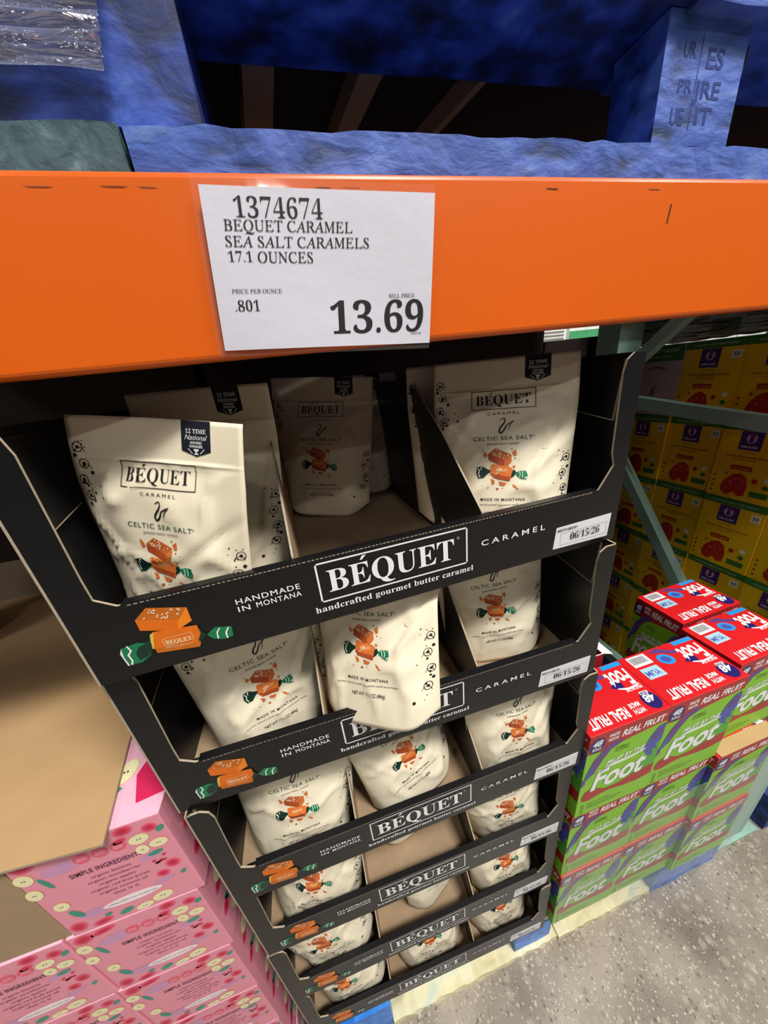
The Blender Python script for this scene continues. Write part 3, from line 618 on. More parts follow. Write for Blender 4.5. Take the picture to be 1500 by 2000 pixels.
# artwork in pouch widths: x from the middle, y measured down from the top
def Yd(items): return [(V * np.array([1, 1]), F, m, l) for V, F, m, l in items]
def TX(b, x0, yb, x1, hh, m, style, space=1.0, layer=2): return T(b, x0, -yb, x1, hh, m, style, space, layer)
def pouch_art():
    A = {}
    A['award_ribbon'] = [PG([(.145, 0.002), (.315, 0.002), (.315, -.150), (.230, -.178), (.145, -.150)], 'ink_ribbon', 1)]
    A['ribbon_lettering'] = [TX('12 TIME', .170, .062, .290, .022, 'far_white', 'serifb'), TX('National', .165, .094, .297, .026, 'far_white', 'script'), TX('AWARD', .195, .115, .265, .014, 'far_white', 'sansb'), TX('WINNER', .190, .133, .270, .013, 'far_white', 'sansb'),
                             PG([(.214, -.139), (.246, -.139), (.240, -.152), (.220, -.152)], 'far_white', 2), RC(.226, -.162, .234, -.150, 'far_white', 2), RC(.218, -.168, .242, -.162, 'far_white', 2)]
    for s in (-1, 1):
        for i in range(4): A['ribbon_lettering'].append(EL(.23 + s * (.026 + .006 * i), -.160 + .006 * i, .006, .0025, 'far_white', 2, 6, s * .8))
    A['lettering'] = [FRAME(-.222, -.360, .222, -.222, .0045, 'ink_dark', 2), TX('BEQUET', -.190, .328, .188, .074, 'ink_dark', 'serifm'), accent(-.094, -.248, .045, 'ink_dark', 2),
                      TX('CARAMEL', -.110, .400, .110, .018, 'ink_dark', 'sans', 1.5)]
    A['swan_emblem'] = [ST([(-.022, -.440), (.0, -.427), (.012, -.440), (.002, -.465), (-.018, -.490), (-.028, -.515), (-.015, -.530), (.005, -.510), (.022, -.480), (.045, -.462), (.075, -.448)], .011, 'ink_dark', 2), ST([(.075, -.448), (.05, -.470), (.035, -.510)], .006, 'ink_dark', 2)]
    A['flavour_lettering'] = [TX('CELTIC SEA SALT', -.212, .580, .205, .027, 'ink_green', 'sansm', 1.15), RING(.212, -.560, .006, .006, .002, 'ink_green', 2, 8), TX('gourmet butter caramel', -.115, .612, .110, .015, 'ink_grey', 'serifb')]
    A['weight_lettering'] = [TX('MADE IN MONTANA', -.165, 1.012, .165, .021, 'ink_dark', 'sansm', 1.2), TX("buttery, one-of-a-kind experience you'll never forget", -.255, 1.045, .240, .013, 'ink_grey', 'serifb'), TX('NET WT 17.1 OZ (484g)', -.135, 1.115, .135, .024, 'ink_dark', 'sans', .85)]
    P = []
    def q(pts, m, l=2): P.append(PG([(x, -y) for x, y in pts], m, l))
    # upper caramel
    q([(-.108, .675), (-.055, .635), (.058, .684), (.010, .728)], 'caramel_top'); q([(-.108, .675), (.010, .728), (.010, .772), (-.105, .718)], 'caramel_front'); q([(.010, .728), (.058, .684), (.060, .735), (.030, .766), (.010, .772)], 'caramel_side')
    rng = random.Random(11)
    for i in range(26):
        s, t = rng.uniform(.1, .9), rng.uniform(.15, .85); a = Vector((-.108, .675)).lerp(Vector((.010, .728)), s); b = Vector((-.055, .635)).lerp(Vector((.058, .684)), s); c = a.lerp(b, t)
        P.append(EL(c.x, -c.y, rng.uniform(.003, .006), rng.uniform(.002, .004), 'salt', 3, 5, rng.uniform(0, 3)))
    # wrapped caramel
    q([(-.090, .760), (-.078, .748), (.050, .770), (.074, .790), (.066, .838), (.048, .872), (-.070, .845), (-.092, .815)], 'caramel_wrap', 3); q([(-.092, .812), (.052, .842), (.048, .872), (-.070, .845)], 'caramel_front', 4)
    P.append(TX('BEQUET', -.05, .800, .03, .018, 'pink_cream', 'serifb', 1, 5))
    q([(-.092, .790), (-.115, .782), (-.150, .760), (-.190, .768), (-.196, .815), (-.180, .850), (-.140, .845), (-.110, .815), (-.092, .806)], 'twist_dark', 3)
    P.append(ST([(-.185, -.775), (-.172, -.795), (-.178, -.815), (-.168, -.842)], .006, 'salt', 4, False)); P.append(ST([(-.150, -.765), (-.160, -.775), (-.158, -.79)], .005, 'salt', 4, False))
    q([(.066, .800), (.085, .790), (.095, .815), (.080, .835), (.055, .850)], 'twist_dark', 4); q([(.090, .812), (.115, .800), (.165, .800), (.178, .835), (.165, .865), (.130, .855), (.100, .835)], 'twist_green', 3)
    for i in range(3): P.append(ST([(.115 + i * .02, -.803), (.122 + i * .02, -.825), (.118 + i * .02, -.850)], .004, 'salt', 4, False))
    # splashes and crumbs
    for pts in ([(-.150, .650), (-.130, .655), (-.112, .690), (-.130, .695), (-.118, .760), (-.128, .705), (-.140, .690)], [(.062, .665), (.090, .648), (.096, .690), (.075, .695)], [(.068, .760), (.092, .765), (.078, .785)], [(-.09, .850), (-.065, .860), (-.06, .885), (-.08, .892)], [(-.03, .870), (.03, .885), (.01, .905), (-.02, .900)], [(.07, .890), (.095, .905), (.115, .925), (.10, .930), (.08, .915)]): q(pts, 'caramel_side')
    for x, y, r_ in ((-.04, .925, .010), (.0, .920, .004), (-.11, .915, .005), (.06, .645, .006), (.085, .71, .006), (-.155, .90, .003), (.115, .72, .003)): P.append(EL(x, -y, r_, r_ * .8, 'caramel_front', 2, 7))
    A['caramel_picture'] = P
    S = []; rng = random.Random(21)
    for sx, y0, y1 in ((-1, .12, .52), (1, .66, 1.15)):
        for i in range(26):
            d = abs(rng.gauss(0, .05)); x = sx * (.475 - d); y = rng.uniform(y0, y1); r_ = rng.choice((.003, .004, .005, .008, .011)); S.append(EL(x, -y, r_, r_, 'ink_dark', 2, 7))
        for i in range(4):
            y = y0 + (i + .5) * (y1 - y0) / 4.5; x = sx * (.455 - .02 * (i % 2)); S.append(RING(x, -y, .028, .028, .004, 'ink_dark', 2, 14)); S.append(EL(x, -y, .010, .010, 'ink_dark', 2, 8)); S.append(RING(x - sx * .01, -y - .05, .035, .05, .003, 'ink_dark', 2, 10, .5, 2.6))
    h_ = len(S) // 2; A['splatter_pattern'] = S[:h_]; A['side_splatter'] = S[h_:]
    return {k: subdivide_items(v) for k, v in A.items()}
PART = pouch_art()
def pouch_map(gr):
    us, vv, G, B = gr
    dv = np.gradient(G, axis=0); du = np.gradient(G, axis=1); N = np.cross(du, dv); N /= (np.linalg.norm(N, axis=2, keepdims=True) + 1e-12)
    def f(V, lift):
        u = np.clip(V[:, 0] * 2, -.999, .999); v = np.clip(1 + V[:, 1] / 1.33, 0, .9999)
        iu = (u + 1) / 2 * (len(us) - 1); i0 = np.clip(iu.astype(int), 0, len(us) - 2); fu = (iu - i0)[:, None]
        j0 = np.clip(np.searchsorted(vv, v, side='right') - 1, 0, len(vv) - 2); fv = ((v - vv[j0]) / (vv[j0 + 1] - vv[j0]))[:, None]
        def L(A): return (A[j0, i0] * (1 - fu) + A[j0, i0 + 1] * fu) * (1 - fv) + (A[j0 + 1, i0] * (1 - fu) + A[j0 + 1, i0 + 1] * fu) * fv
        return L(G) + L(N) * lift
    return f
VAR = []
BENDS = [(0.02, 0.0, 0.0), (0.06, -0.006, 0.004), (-0.05, 0.008, -0.004), (0.0, 0.012, 0.004)]
for i in range(10):
    gr = pouch_grid(i % 4, BENDS[i % 4], None if i < 4 or i == 9 else (0.80, 1.15) if i < 8 else (0.60, 1.35), 0.55 if i == 9 else 1.0); f = pouch_map(gr); M = {'pouch_body': pouch_body_mesh(gr)}
    for k, items in PART.items():
        mb = MB()
        for V, F, m, l in items: mb.raw(f(V, 0.00035 + 0.00010 * l), F, m)
        M[k] = mb.mesh(k, fix=False)
    VAR.append(M)
BAY = {'L': 'left', 'M': 'middle', 'R': 'right'}
# (tray, bay, place, variant, x, y, z, rx, ry, rz)
POUCHES = [
    (1, 'R', 'front', 0, .444, .071, 1.2095, -.193, .013, -.493), (1, 'R', 'second', 1, .435, .135, 1.2095, -.15, 0, -.45),
    (1, 'L', 'front', 1, .074, .036, 1.2085, -.01, .138, -.45), (1, 'L', 'second', 2, .098, .125, 1.2095, -.12, .03, -.30),
    (1, 'M', 'front', 3, .236, .290, 1.2105, -.05, .09, -.38), (1, 'M', 'second', 0, .312, .370, 1.2095, -.12, .03, -.35),
    (2, 'L', 'front', 0, .114, .071, .9965, -.060, -.023, .29), (2, 'L', 'second', 1, .100, .135, .9965, -.10, 0, .10),
    (2, 'M', 'leaning', 2, .245, .009, 1.041, -.341, -.113, -.60), (2, 'M', 'second', 3, .275, .125, .9965, -.14, 0, -.25),
    (2, 'R', 'front', 3, .453, .090, .9965, -.051, -.052, -.206), (2, 'R', 'second', 0, .468, .155, .9965, -.08, -.03, -.10),
    (3, 'L', 'front', 3, .105, .045, .7835, -.077, .053, -.03), (3, 'L', 'second', 0, .094, .110, .7835, -.10, 0, .02),
    (3, 'M', 'front', 1, .288, .056, .7835, -.182, -.103, .255), (3, 'R', 'front', 0, .462, .045, .7835, -.036, -.005, -.024), (3, 'R', 'second', 2, .470, .112, .7835, -.08, 0, .05),
    (4, 'L', 'front', 2, .090, .048, .5705, -.085, .056, -.137), (4, 'M', 'only', 0, .277, .110, .5705, -.10, 0, .25), (4, 'R', 'front', 1, .464, .050, .5745, .05, -.12, -.049), (4, 'R', 'second', 3, .468, .120, .5705, -.06, 0, .05),
    (5, 'L', 'only', 1, .098, .052, .3700, .02, -.28, -.038), (5, 'M', 'front', 3, .312, .085, .3575, -.10, .0, .45), (5, 'M', 'second', 2, .245, .130, .3575, -.10, 0, .2), (5, 'R', 'only', 0, .464, .048, .3575, -.054, -.057, .051),
    (6, 'L', 'only', 3, .104, .052, .1570, .02, -.28, -.046), (6, 'M', 'only', 0, .278, .050, .1445, -.088, -.037, -.001), (6, 'R', 'only', 2, .464, .050, .1445, -.09, -.066, -.003)]
for (tr, bay, plc, var, x, y, z, rx, ry, rz) in POUCHES:
    tname = {1: 'topmost black tray', 6: 'lowest black tray'}.get(tr, '%s black tray from top' % ORD[tr - 1])
    p = {'front': 'front cream caramel pouch in %s bay of %s', 'second': 'cream caramel pouch behind the front one, %s bay of %s', 'only': 'lone cream caramel pouch in %s bay of %s', 'leaning': 'cream caramel pouch leaning out over the lip, %s bay of %s'}[plc] % (BAY[bay], tname)
    t = thing('caramel_pouch', p, 'pouch', (x, y, z), (rx, ry, rz), 'cream caramel pouches in the black trays')
    if tr == 1 and bay == 'L' and plc == 'front': t.scale = (0.92, 1.0, 0.915)
    M = VAR[8 if plc == 'leaning' else 9 if tr == 1 and bay == 'L' and plc == 'front' else var + (4 if tr > 1 else 0)]; ob = obj('pouch_body', M['pouch_body'], t)
    for k in PART: obj(k, M[k], ob if k != 'award_ribbon' else ob)

# ------------------------------------------------------------------ floor pallets
pa = thing('floor_pallet', 'worn blue and pale floor pallet under the black trays', 'pallet', (0, 0, 0))
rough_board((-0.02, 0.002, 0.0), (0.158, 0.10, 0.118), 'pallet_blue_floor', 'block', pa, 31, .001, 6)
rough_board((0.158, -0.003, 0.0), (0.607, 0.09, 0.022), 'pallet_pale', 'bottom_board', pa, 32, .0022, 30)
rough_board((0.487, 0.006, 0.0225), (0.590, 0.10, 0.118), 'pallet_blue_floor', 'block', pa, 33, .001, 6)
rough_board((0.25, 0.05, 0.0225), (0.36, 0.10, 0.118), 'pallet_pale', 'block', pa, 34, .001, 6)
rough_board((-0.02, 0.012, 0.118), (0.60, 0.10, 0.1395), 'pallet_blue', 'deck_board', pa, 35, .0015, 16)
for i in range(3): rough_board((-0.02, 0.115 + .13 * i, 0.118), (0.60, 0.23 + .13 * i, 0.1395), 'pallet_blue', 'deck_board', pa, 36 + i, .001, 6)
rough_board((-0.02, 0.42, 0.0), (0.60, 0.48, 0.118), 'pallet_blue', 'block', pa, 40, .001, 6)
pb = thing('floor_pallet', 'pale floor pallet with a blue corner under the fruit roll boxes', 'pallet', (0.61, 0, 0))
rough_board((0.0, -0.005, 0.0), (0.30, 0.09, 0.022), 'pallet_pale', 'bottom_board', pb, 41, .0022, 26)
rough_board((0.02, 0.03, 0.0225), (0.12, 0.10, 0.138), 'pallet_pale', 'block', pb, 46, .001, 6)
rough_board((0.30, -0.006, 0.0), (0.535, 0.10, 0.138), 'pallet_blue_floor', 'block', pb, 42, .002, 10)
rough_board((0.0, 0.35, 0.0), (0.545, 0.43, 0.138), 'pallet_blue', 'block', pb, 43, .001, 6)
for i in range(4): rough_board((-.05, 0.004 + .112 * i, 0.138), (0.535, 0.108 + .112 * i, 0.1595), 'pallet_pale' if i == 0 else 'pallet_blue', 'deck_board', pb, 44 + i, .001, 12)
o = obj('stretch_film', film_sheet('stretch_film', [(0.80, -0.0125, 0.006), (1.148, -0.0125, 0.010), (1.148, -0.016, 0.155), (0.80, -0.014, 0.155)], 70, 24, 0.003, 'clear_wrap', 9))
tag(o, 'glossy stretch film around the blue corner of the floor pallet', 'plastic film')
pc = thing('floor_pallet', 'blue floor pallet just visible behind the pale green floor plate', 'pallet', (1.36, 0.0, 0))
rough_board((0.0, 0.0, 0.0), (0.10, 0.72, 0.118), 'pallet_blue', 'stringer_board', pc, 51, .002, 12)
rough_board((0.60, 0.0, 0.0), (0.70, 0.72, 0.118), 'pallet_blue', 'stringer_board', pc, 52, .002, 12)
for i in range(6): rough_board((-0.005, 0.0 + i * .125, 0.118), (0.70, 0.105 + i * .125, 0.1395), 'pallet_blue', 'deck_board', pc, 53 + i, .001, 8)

# ------------------------------------------------------------------ fruit roll boxes
FW, FD, FH = 0.1815, 0.104, 0.2305
def roll_front(w=1.0):
    L = [PG([(0, .0), (1, .0), (1, .40), (.75, .52), (.55, .42), (.6, .3), (0, .2)], 'roll_green', 0),
         PG([(.55, .30), (1, .34), (1, .62), (.85, .50), (.66, .44)], 'roll_green_dark', 1),
         PG([(0, .80), (.2, .79), (.4, .81), (.7, .84), (1, .86), (1, 1), (0, 1)], 'roll_red_deep', 1),
         PG([(.04, .48), (.14, .54), (.22, .68), (.30, .77), (.46, .825), (.36, .86), (.22, .82), (.10, .70), (.05, .58)], 'roll_purple', 2),
         PG([(.02, .46), (.08, .50), (.12, .60), (.10, .66), (.04, .56)], 'roll_ribbon', 3),
         PG([(0, .40), (.05, .44), (.04, .50), (0, .50)], 'roll_purple', 2),
         EL(.105, .88, .098, .082, 'roll_navy', 3), T('48', .045, .872, .165, .062, 'ink_white', 'slant', layer=4), T('ROLLS', .05, .828, .16, .028, 'ink_white', 'slant', layer=4),
         T('MADE', .235, .925, .365, .034, 'ink_white', 'slant', layer=4), T('WITH', .235, .875, .365, .034, 'ink_white', 'slant', layer=4), T('REAL FRUIT', .40, .880, .955, .068, 'ink_white', 'slant', layer=4),
         T('VITAMIN C', .36, .745, .54, .018, 'ink_text_green', 'sansb', layer=3), T('GLUTEN FREE', .36, .715, .54, .018, 'ink_text_green', 'sansb', layer=3),
         T('FRUIT BY THE', .28, .585, .78, .048, 'ink_white', 'slant', layer=4, slope=.06),
         T('Foot', .155, .305, .865, .235, 'roll_green_dark', 'slant', layer=3, slope=.02), T('Foot', .14, .315, .85, .235, 'ink_white', 'slant', layer=4, slope=.02),
         ST([(.20, .525), (.34, .565), (.58, .575), (.80, .60)], .030, 'ink_white', 4),
         PG([(.77, .60), (.82, .72), (.90, .82), (.98, .84), (1, .80), (1, .64), (.94, .60), (.97, .54), (.90, .55), (.93, .46), (.85, .50), (.80, .55)], 'roll_ribbon', 2),
         PG([(.84, .70), (.92, .80), (.99, .79), (.95, .72), (.88, .66)], 'roll_purple', 3),
         PG([(.04, .25), (.08, .32), (.15, .34), (.24, .31), (.36, .265), (.52, .27), (.72, .315), (1, .345), (1, .215), (.80, .19), (.60, .20), (.42, .225), (.28, .215), (.14, .185), (.06, .20)], 'roll_red_deep', 2)]
    for i, (x0, x1, y) in enumerate(((.14, .46, .125), (.14, .62, .095), (.14, .55, .070))): L.append(T('ready to eat fruit flavored snacks' if i else 'READY TO EAT', x0, y, x1, .017, 'ink_text_green', 'sans', layer=3))
    for i in range(3): L.append(RING(.08, .13 - i * .045, .022, .018, .006, 'ink_text_green', 3, 10))
    return L
def roll_top():
    L = [RC(.72, .90, .99, .985, 'roll_blue_tag', 2), RC(.08, .74, .32, .96, 'ink_white', 2), RC(.09, .47, .31, .69, 'roll_pale_tag', 2), T('YUM', .11, .52, .28, .10, 'roll_ribbon', 'sansb', layer=3, flip=True)]
    x = .10
    rng = random.Random(2)
    while x < .29:
        w_ = rng.uniform(.004, .010); L.append(RC(x, .79, x + w_, .93, 'ink_dark', 3)); x += w_ + rng.uniform(.004, .009)
    L += [EL(.47, .72, .085, .12, 'roll_blue_tag', 2, 18, .3), EL(.47, .72, .05, .07, 'roll_ribbon', 3, 14, .3), PG([(.36, .93), (.50, .97), (.58, .88), (.70, .80), (.62, .76), (.52, .84)], 'roll_purple', 2), PG([(.62, .56), (.70, .66), (.78, .60), (.76, .50), (.68, .52)], 'roll_navy', 2),
          T('Foot', .66, .52, .96, .30, 'ink_white', 'slant', layer=4, flip=True), ST([(.68, .52), (.80, .47), (.95, .50)], .035, 'ink_white', 4), T('FRUIT BY THE', .74, .42, .95, .05, 'ink_white', 'slant', layer=4, flip=True),
          EL(.885, .20, .095, .16, 'roll_navy', 3), T('48', .82, .17, .95, .13, 'ink_white', 'slant', layer=4, flip=True), T('ROLLS', .83, .31, .94, .05, 'ink_white', 'slant', layer=4, flip=True),
          T('REAL FRUIT', .07, .07, .56, .16, 'ink_white', 'slant', layer=4, flip=True), T('MADE', .60, .17, .74, .075, 'ink_white', 'slant', layer=4, flip=True), T('WITH', .60, .07, .74, .075, 'ink_white', 'slant', layer=4, flip=True)]
    return L
def carton_mesh(name, w, d, h, key, top=None, bev=0.0012):
    mb = MB(); mb.box((0, 0, 0), (w, d, h), key)
    if top: mb.m[1] = mb.mi(top)
    return mb.mesh(name, bevel=bev)
RF = roll_front(); RT = roll_top()
ROLL = {'carton': carton_mesh('carton', FW, FD, FH - .035, 'roll_green'),
        'front_print': art_mesh('front_print', place_items(RF, FW, FH), lambda x, y, l: (x, -.0002 - l, y), .00012),
        'side_print': art_mesh('side_print', place_items(RF, FD, FH), lambda x, y, l: (-.0002 - l, FD - x, y), .00012),
        'top_print': art_mesh('top_print', place_items(RT, FW, FD), lambda x, y, l: (x, y, FH + .0002 + l), .00012)}
ROLL['lid'] = MB().box((0, 0, FH - .035), (FW, FD, FH), 'roll_red').mesh('lid', bevel=.0012)
CXS = (0.5665, 0.7345, 0.9175); CN = ('left', 'middle', 'right'); RN = ('bottom', 'middle', 'top')
def roll_box(label, loc, rz=0.0, parts=('carton', 'front_print', 'side_print', 'top_print', 'lid')):
    t = thing('fruit_roll_box', label, 'box', loc, (0, 0, rz), 'red and green fruit roll boxes')
    c = obj('carton', ROLL['carton'], t)
    for k in parts[1:]: obj(k, ROLL[k], t)
    return t
FZ = 0.160
for c in range(3):
    for rw in range(3):
        if c == 2 and rw == 2: continue
        x = CXS[c] - 0.0 + (0.004 * rw if c else 0); y = -0.011 + (0.003 if rw == 1 else 0) - (0.010 if c == 2 else 0)
        roll_box('red and green fruit roll box, %s column, %s row, front of its pallet' % (CN[c], RN[rw]), (CXS[c] if c else 0.5685, y, FZ + rw * (FH + .0006)), 0.004 * (c - 1)).scale = (1 if c else .91, 1, 1)
roll_box('fruit roll box set back on top of the right column', (0.927, 0.008, FZ + 2 * (FH + .0006)), 0.02)
roll_box('fruit roll box standing furthest back beside the dark green brace', (0.942, 0.120, FZ + 2 * (FH + .0006)), 0.03)
for c in range(3):
    for rw in range(2):
        roll_box('fruit roll box in the second line back, %s column, %s layer' % (CN[c], ('lower', 'upper')[rw]), (CXS[c] if c else 0.5695, 0.112, FZ + rw * (FH + .0006)), 0.0, ('carton', 'top_print', 'lid')).scale = (1 if c else .90, 1, 1)
# open red carton and a kraft pad on the lower layer behind the left column
oc = thing('open_carton', 'opened red carton with white edges half hidden behind the trays', 'carton', (0.60, 0.118, FZ + 2 * (FH + .0006)))
b = MB(); tk = .002
for a, c in (((0, 0, 0), (.13, tk, .225)), ((0, .085, 0), (.13, .087, .225)), ((0, tk, 0), (tk, .085, .225)), ((.128, tk, 0), (.13, .085, .225))): b.box(a, c, 'roll_red_deep', None, 'ink_white', 'z')
b.box((tk, tk, 0), (.128, .085, tk), 'kraft'); b.build('carton', oc)
MB().face([(.13, 0, .225), (.13, .087, .225), (.155, .087, .215), (.155, 0, .215)], 'ink_white').build('flap', oc, fix=False)
tag(MB().box((0.735, 0.112, FZ + 2 * (FH + .0006)), (0.925, 0.216, FZ + 2 * (FH + .0006) + .003), 'kraft_sheet').build('cardboard_pad'), 'brown cardboard pad on the lower fruit roll boxes', 'cardboard')
tag(MB().box((0.924, -0.0185, FZ + 2 * (FH + .0006)), (1.092, 0.0065, FZ + 2 * (FH + .0006) + .0015), 'kraft_sheet').build('cardboard_scrap'), 'torn cardboard strip in front of the set back box on the right fruit roll column', 'cardboard')
o = obj('stretch_film', film_sheet('stretch_film', [(0.552, -0.027, 0.15), (1.112, -0.030, 0.15), (1.112, -0.030, 0.60), (0.552, -0.027, 0.56)], 40, 30, 0.0015, 'stretch_film', 13))
tag(o, 'clear stretch film across the lower fruit roll boxes', 'plastic film')

# ------------------------------------------------------------------ yellow snack boxes behind the upright
YW, YD_, YH = 0.1485, 0.20, 0.2128
def yellow_front():
    L = [PG([(0, .90), (1, .90), (1, 1), (0, 1)], 'yellow_green', 1), T('ORGANIC FAMILY SIZE SNACKS', .14, .935, .86, .018, 'yellow_white', 'sans', layer=2),
         RC(.30, .66, .62, .895, 'yellow_purple', 2), EL(.46, .81, .075, .060, 'pink_lilac', 3), EL(.445, .85, .016, .045, 'yellow_purple', 4, 8, .1), EL(.48, .85, .016, .045, 'yellow_purple', 4, 8, -.1), EL(.46, .79, .035, .030, 'yellow_purple', 4, 10), T('ORGANIC', .335, .69, .585, .026, 'yellow_white', 'serifb', layer=3),
         RC(.80, .76, .94, .86, 'yellow_white', 2), T('50', .825, .79, .92, .045, 'ink_dark', 'sansb', layer=3), T('COUNT', .83, .77, .91, .012, 'ink_dark', 'sans', layer=3),
         T('ORGANIC', .36, .615, .58, .022, 'yellow_text', 'sans', layer=2), T('Fruit Flavored Snacks', .16, .560, .84, .030, 'yellow_text', 'serifb', layer=2), T('variety pack', .30, .525, .62, .018, 'yellow_text', 'serifb', layer=2),
         PG([(.28, .395), (.60, .395), (.60, .455), (.28, .455)], 'yellow_red', 2), T('berry patch', .32, .412, .57, .022, 'yellow_card', 'sansb', layer=3),
         PG([(.24, .07), (.20, .14), (.24, .24), (.34, .33), (.46, .36), (.56, .31), (.60, .20), (.59, .07), (.50, .05), (.42, .10), (.34, .04)], 'yellow_red', 2),
         EL(.68, .285, .045, .035, 'yellow_red', 2, 7), EL(.24, .33, .02, .02, 'yellow_red', 2, 6), RC(.66, .08, .92, .155, 'yellow_green', 2), EL(.85, .32, .050, .032, 'yellow_white', 2), EL(.85, .225, .045, .03, 'yellow_green', 2)]
    rng = random.Random(9)
    for i in range(9): L.append(EL(rng.uniform(.26, .55), rng.uniform(.09, .29), rng.uniform(.012, .028), rng.uniform(.010, .02), 'pink_mid' if i % 2 else 'yellow_text', 3, 7, rng.uniform(0, 3)))
    for i in range(4): L.append(EL(.07, .28 - i * .07, .022, .016, 'yellow_text', 2, 8))
    L.append(T('NET WT 35 OZ', .10, .02, .40, .018, 'yellow_text', 'sans', layer=2))
    return L
YF = yellow_front()
YEL = {'carton': carton_mesh('carton', YW, YD_, YH, 'yellow_card', 'yellow_green', .001), 'front_print': art_mesh('front_print', place_items(YF, YW, YH), lambda x, y, l: (x, -.0002 - l, y), .00015)}
MAUVE = {'carton': carton_mesh('carton', YW, YD_, YH, 'mauve_card', 'yellow_green', .001),
         'front_print': art_mesh('front_print', place_items([RC(0, .78, 1, 1, 'yellow_green', 1), T('ORGANIC SNACKS', .12, .90, .88, .04, 'yellow_white', 'sans', layer=2), T('family box', .25, .83, .75, .03, 'yellow_white', 'sans', layer=2), ST([(.3, .66), (.5, .70), (.7, .66)], .03, 'ink_grey', 2), EL(.5, .35, .05, .08, 'ink_grey', 2), EL(.55, .43, .03, .02, 'ink_grey', 2)], YW, YH), lambda x, y, l: (x, -.0002 - l, y), .00015)}
RO = ['top', 'second', 'third', 'fourth', 'fifth', 'bottom']; CO = ['nearest', 'second nearest', 'third nearest', 'fourth nearest', 'farthest']
for rw in range(6):
    for c in range(5):
        y1 = 0.248 + c * 0.1497            # near edge of the box
        z = 0.1400 + (5 - rw) * 0.2135
        S = MAUVE if (rw == 0 and c == 2) else YEL
        jit = 0.004 * math.sin(rw * 5 + c * 3)
        lab = ('mauve and green snack box at the top of the yellow stack' if S is MAUVE else 'yellow snack box, %s row, %s column to the camera' % (RO[rw], CO[c]))
        t = thing('snack_box', lab, 'box', (1.374 + jit, y1 + YW, z), (0, 0, -math.pi / 2), 'yellow snack boxes behind the rack upright')
        obj('carton', S['carton'], t); obj('front_print', S['front_print'], t)
for rw in range(6):
    for c in (-1,):
        z = 0.1400 + (5 - rw) * 0.2135
        t = thing('snack_box', 'yellow snack box, %s row, column at the aisle end' % RO[rw], 'box', (1.374, 0.098 + YW, z), (0, 0, -math.pi / 2), 'yellow snack boxes behind the rack upright')
        obj('carton', YEL['carton'], t); obj('front_print', YEL['front_print'], t)
cf = film_sheet('crumpled_film', [(1.366, 0.10, 1.424), (1.366, 0.99, 1.424), (1.60, 0.99, 1.515), (1.60, 0.10, 1.515)], 90, 40, 0.010, 'crumple_film', 21)
tag(obj('crumpled_film', cf), 'crumpled brownish plastic film over the top of the yellow boxes', 'plastic film')

# ------------------------------------------------------------------ pink boxes and cardboard at the left
KW, KD, KH = 0.148, 0.19, 0.1660
def oval(cx, cy, r1, r2, a=0.0, l=2): return [EL(cx, cy, r1, r2, 'pink_mid', l, 14, a), EL(cx, cy, r1 * .72, r2 * .72, 'pink_hot', l + 1, 12, a), EL(cx, cy, r1 * .38, r2 * .38, 'pink_red', l + 2, 10, a)]
def apple(cx, cy, r1, r2, a=0.0, l=3): return [EL(cx, cy, r1 * 1.05, r2 * 1.05, 'gold', l, 14, a), EL(cx, cy, r1, r2, 'pink_cream', l + 1, 14, a), EL(cx - r1 * .15, cy, r1 * .08, r2 * .15, 'pink_ink', l + 2, 6, a), EL(cx + r1 * .15, cy, r1 * .08, r2 * .15, 'pink_ink', l + 2, 6, a)]
def leaf(cx, cy, r1, r2, a, l=2): return [EL(cx, cy, r1, r2, 'pink_leaf', l, 8, a)]
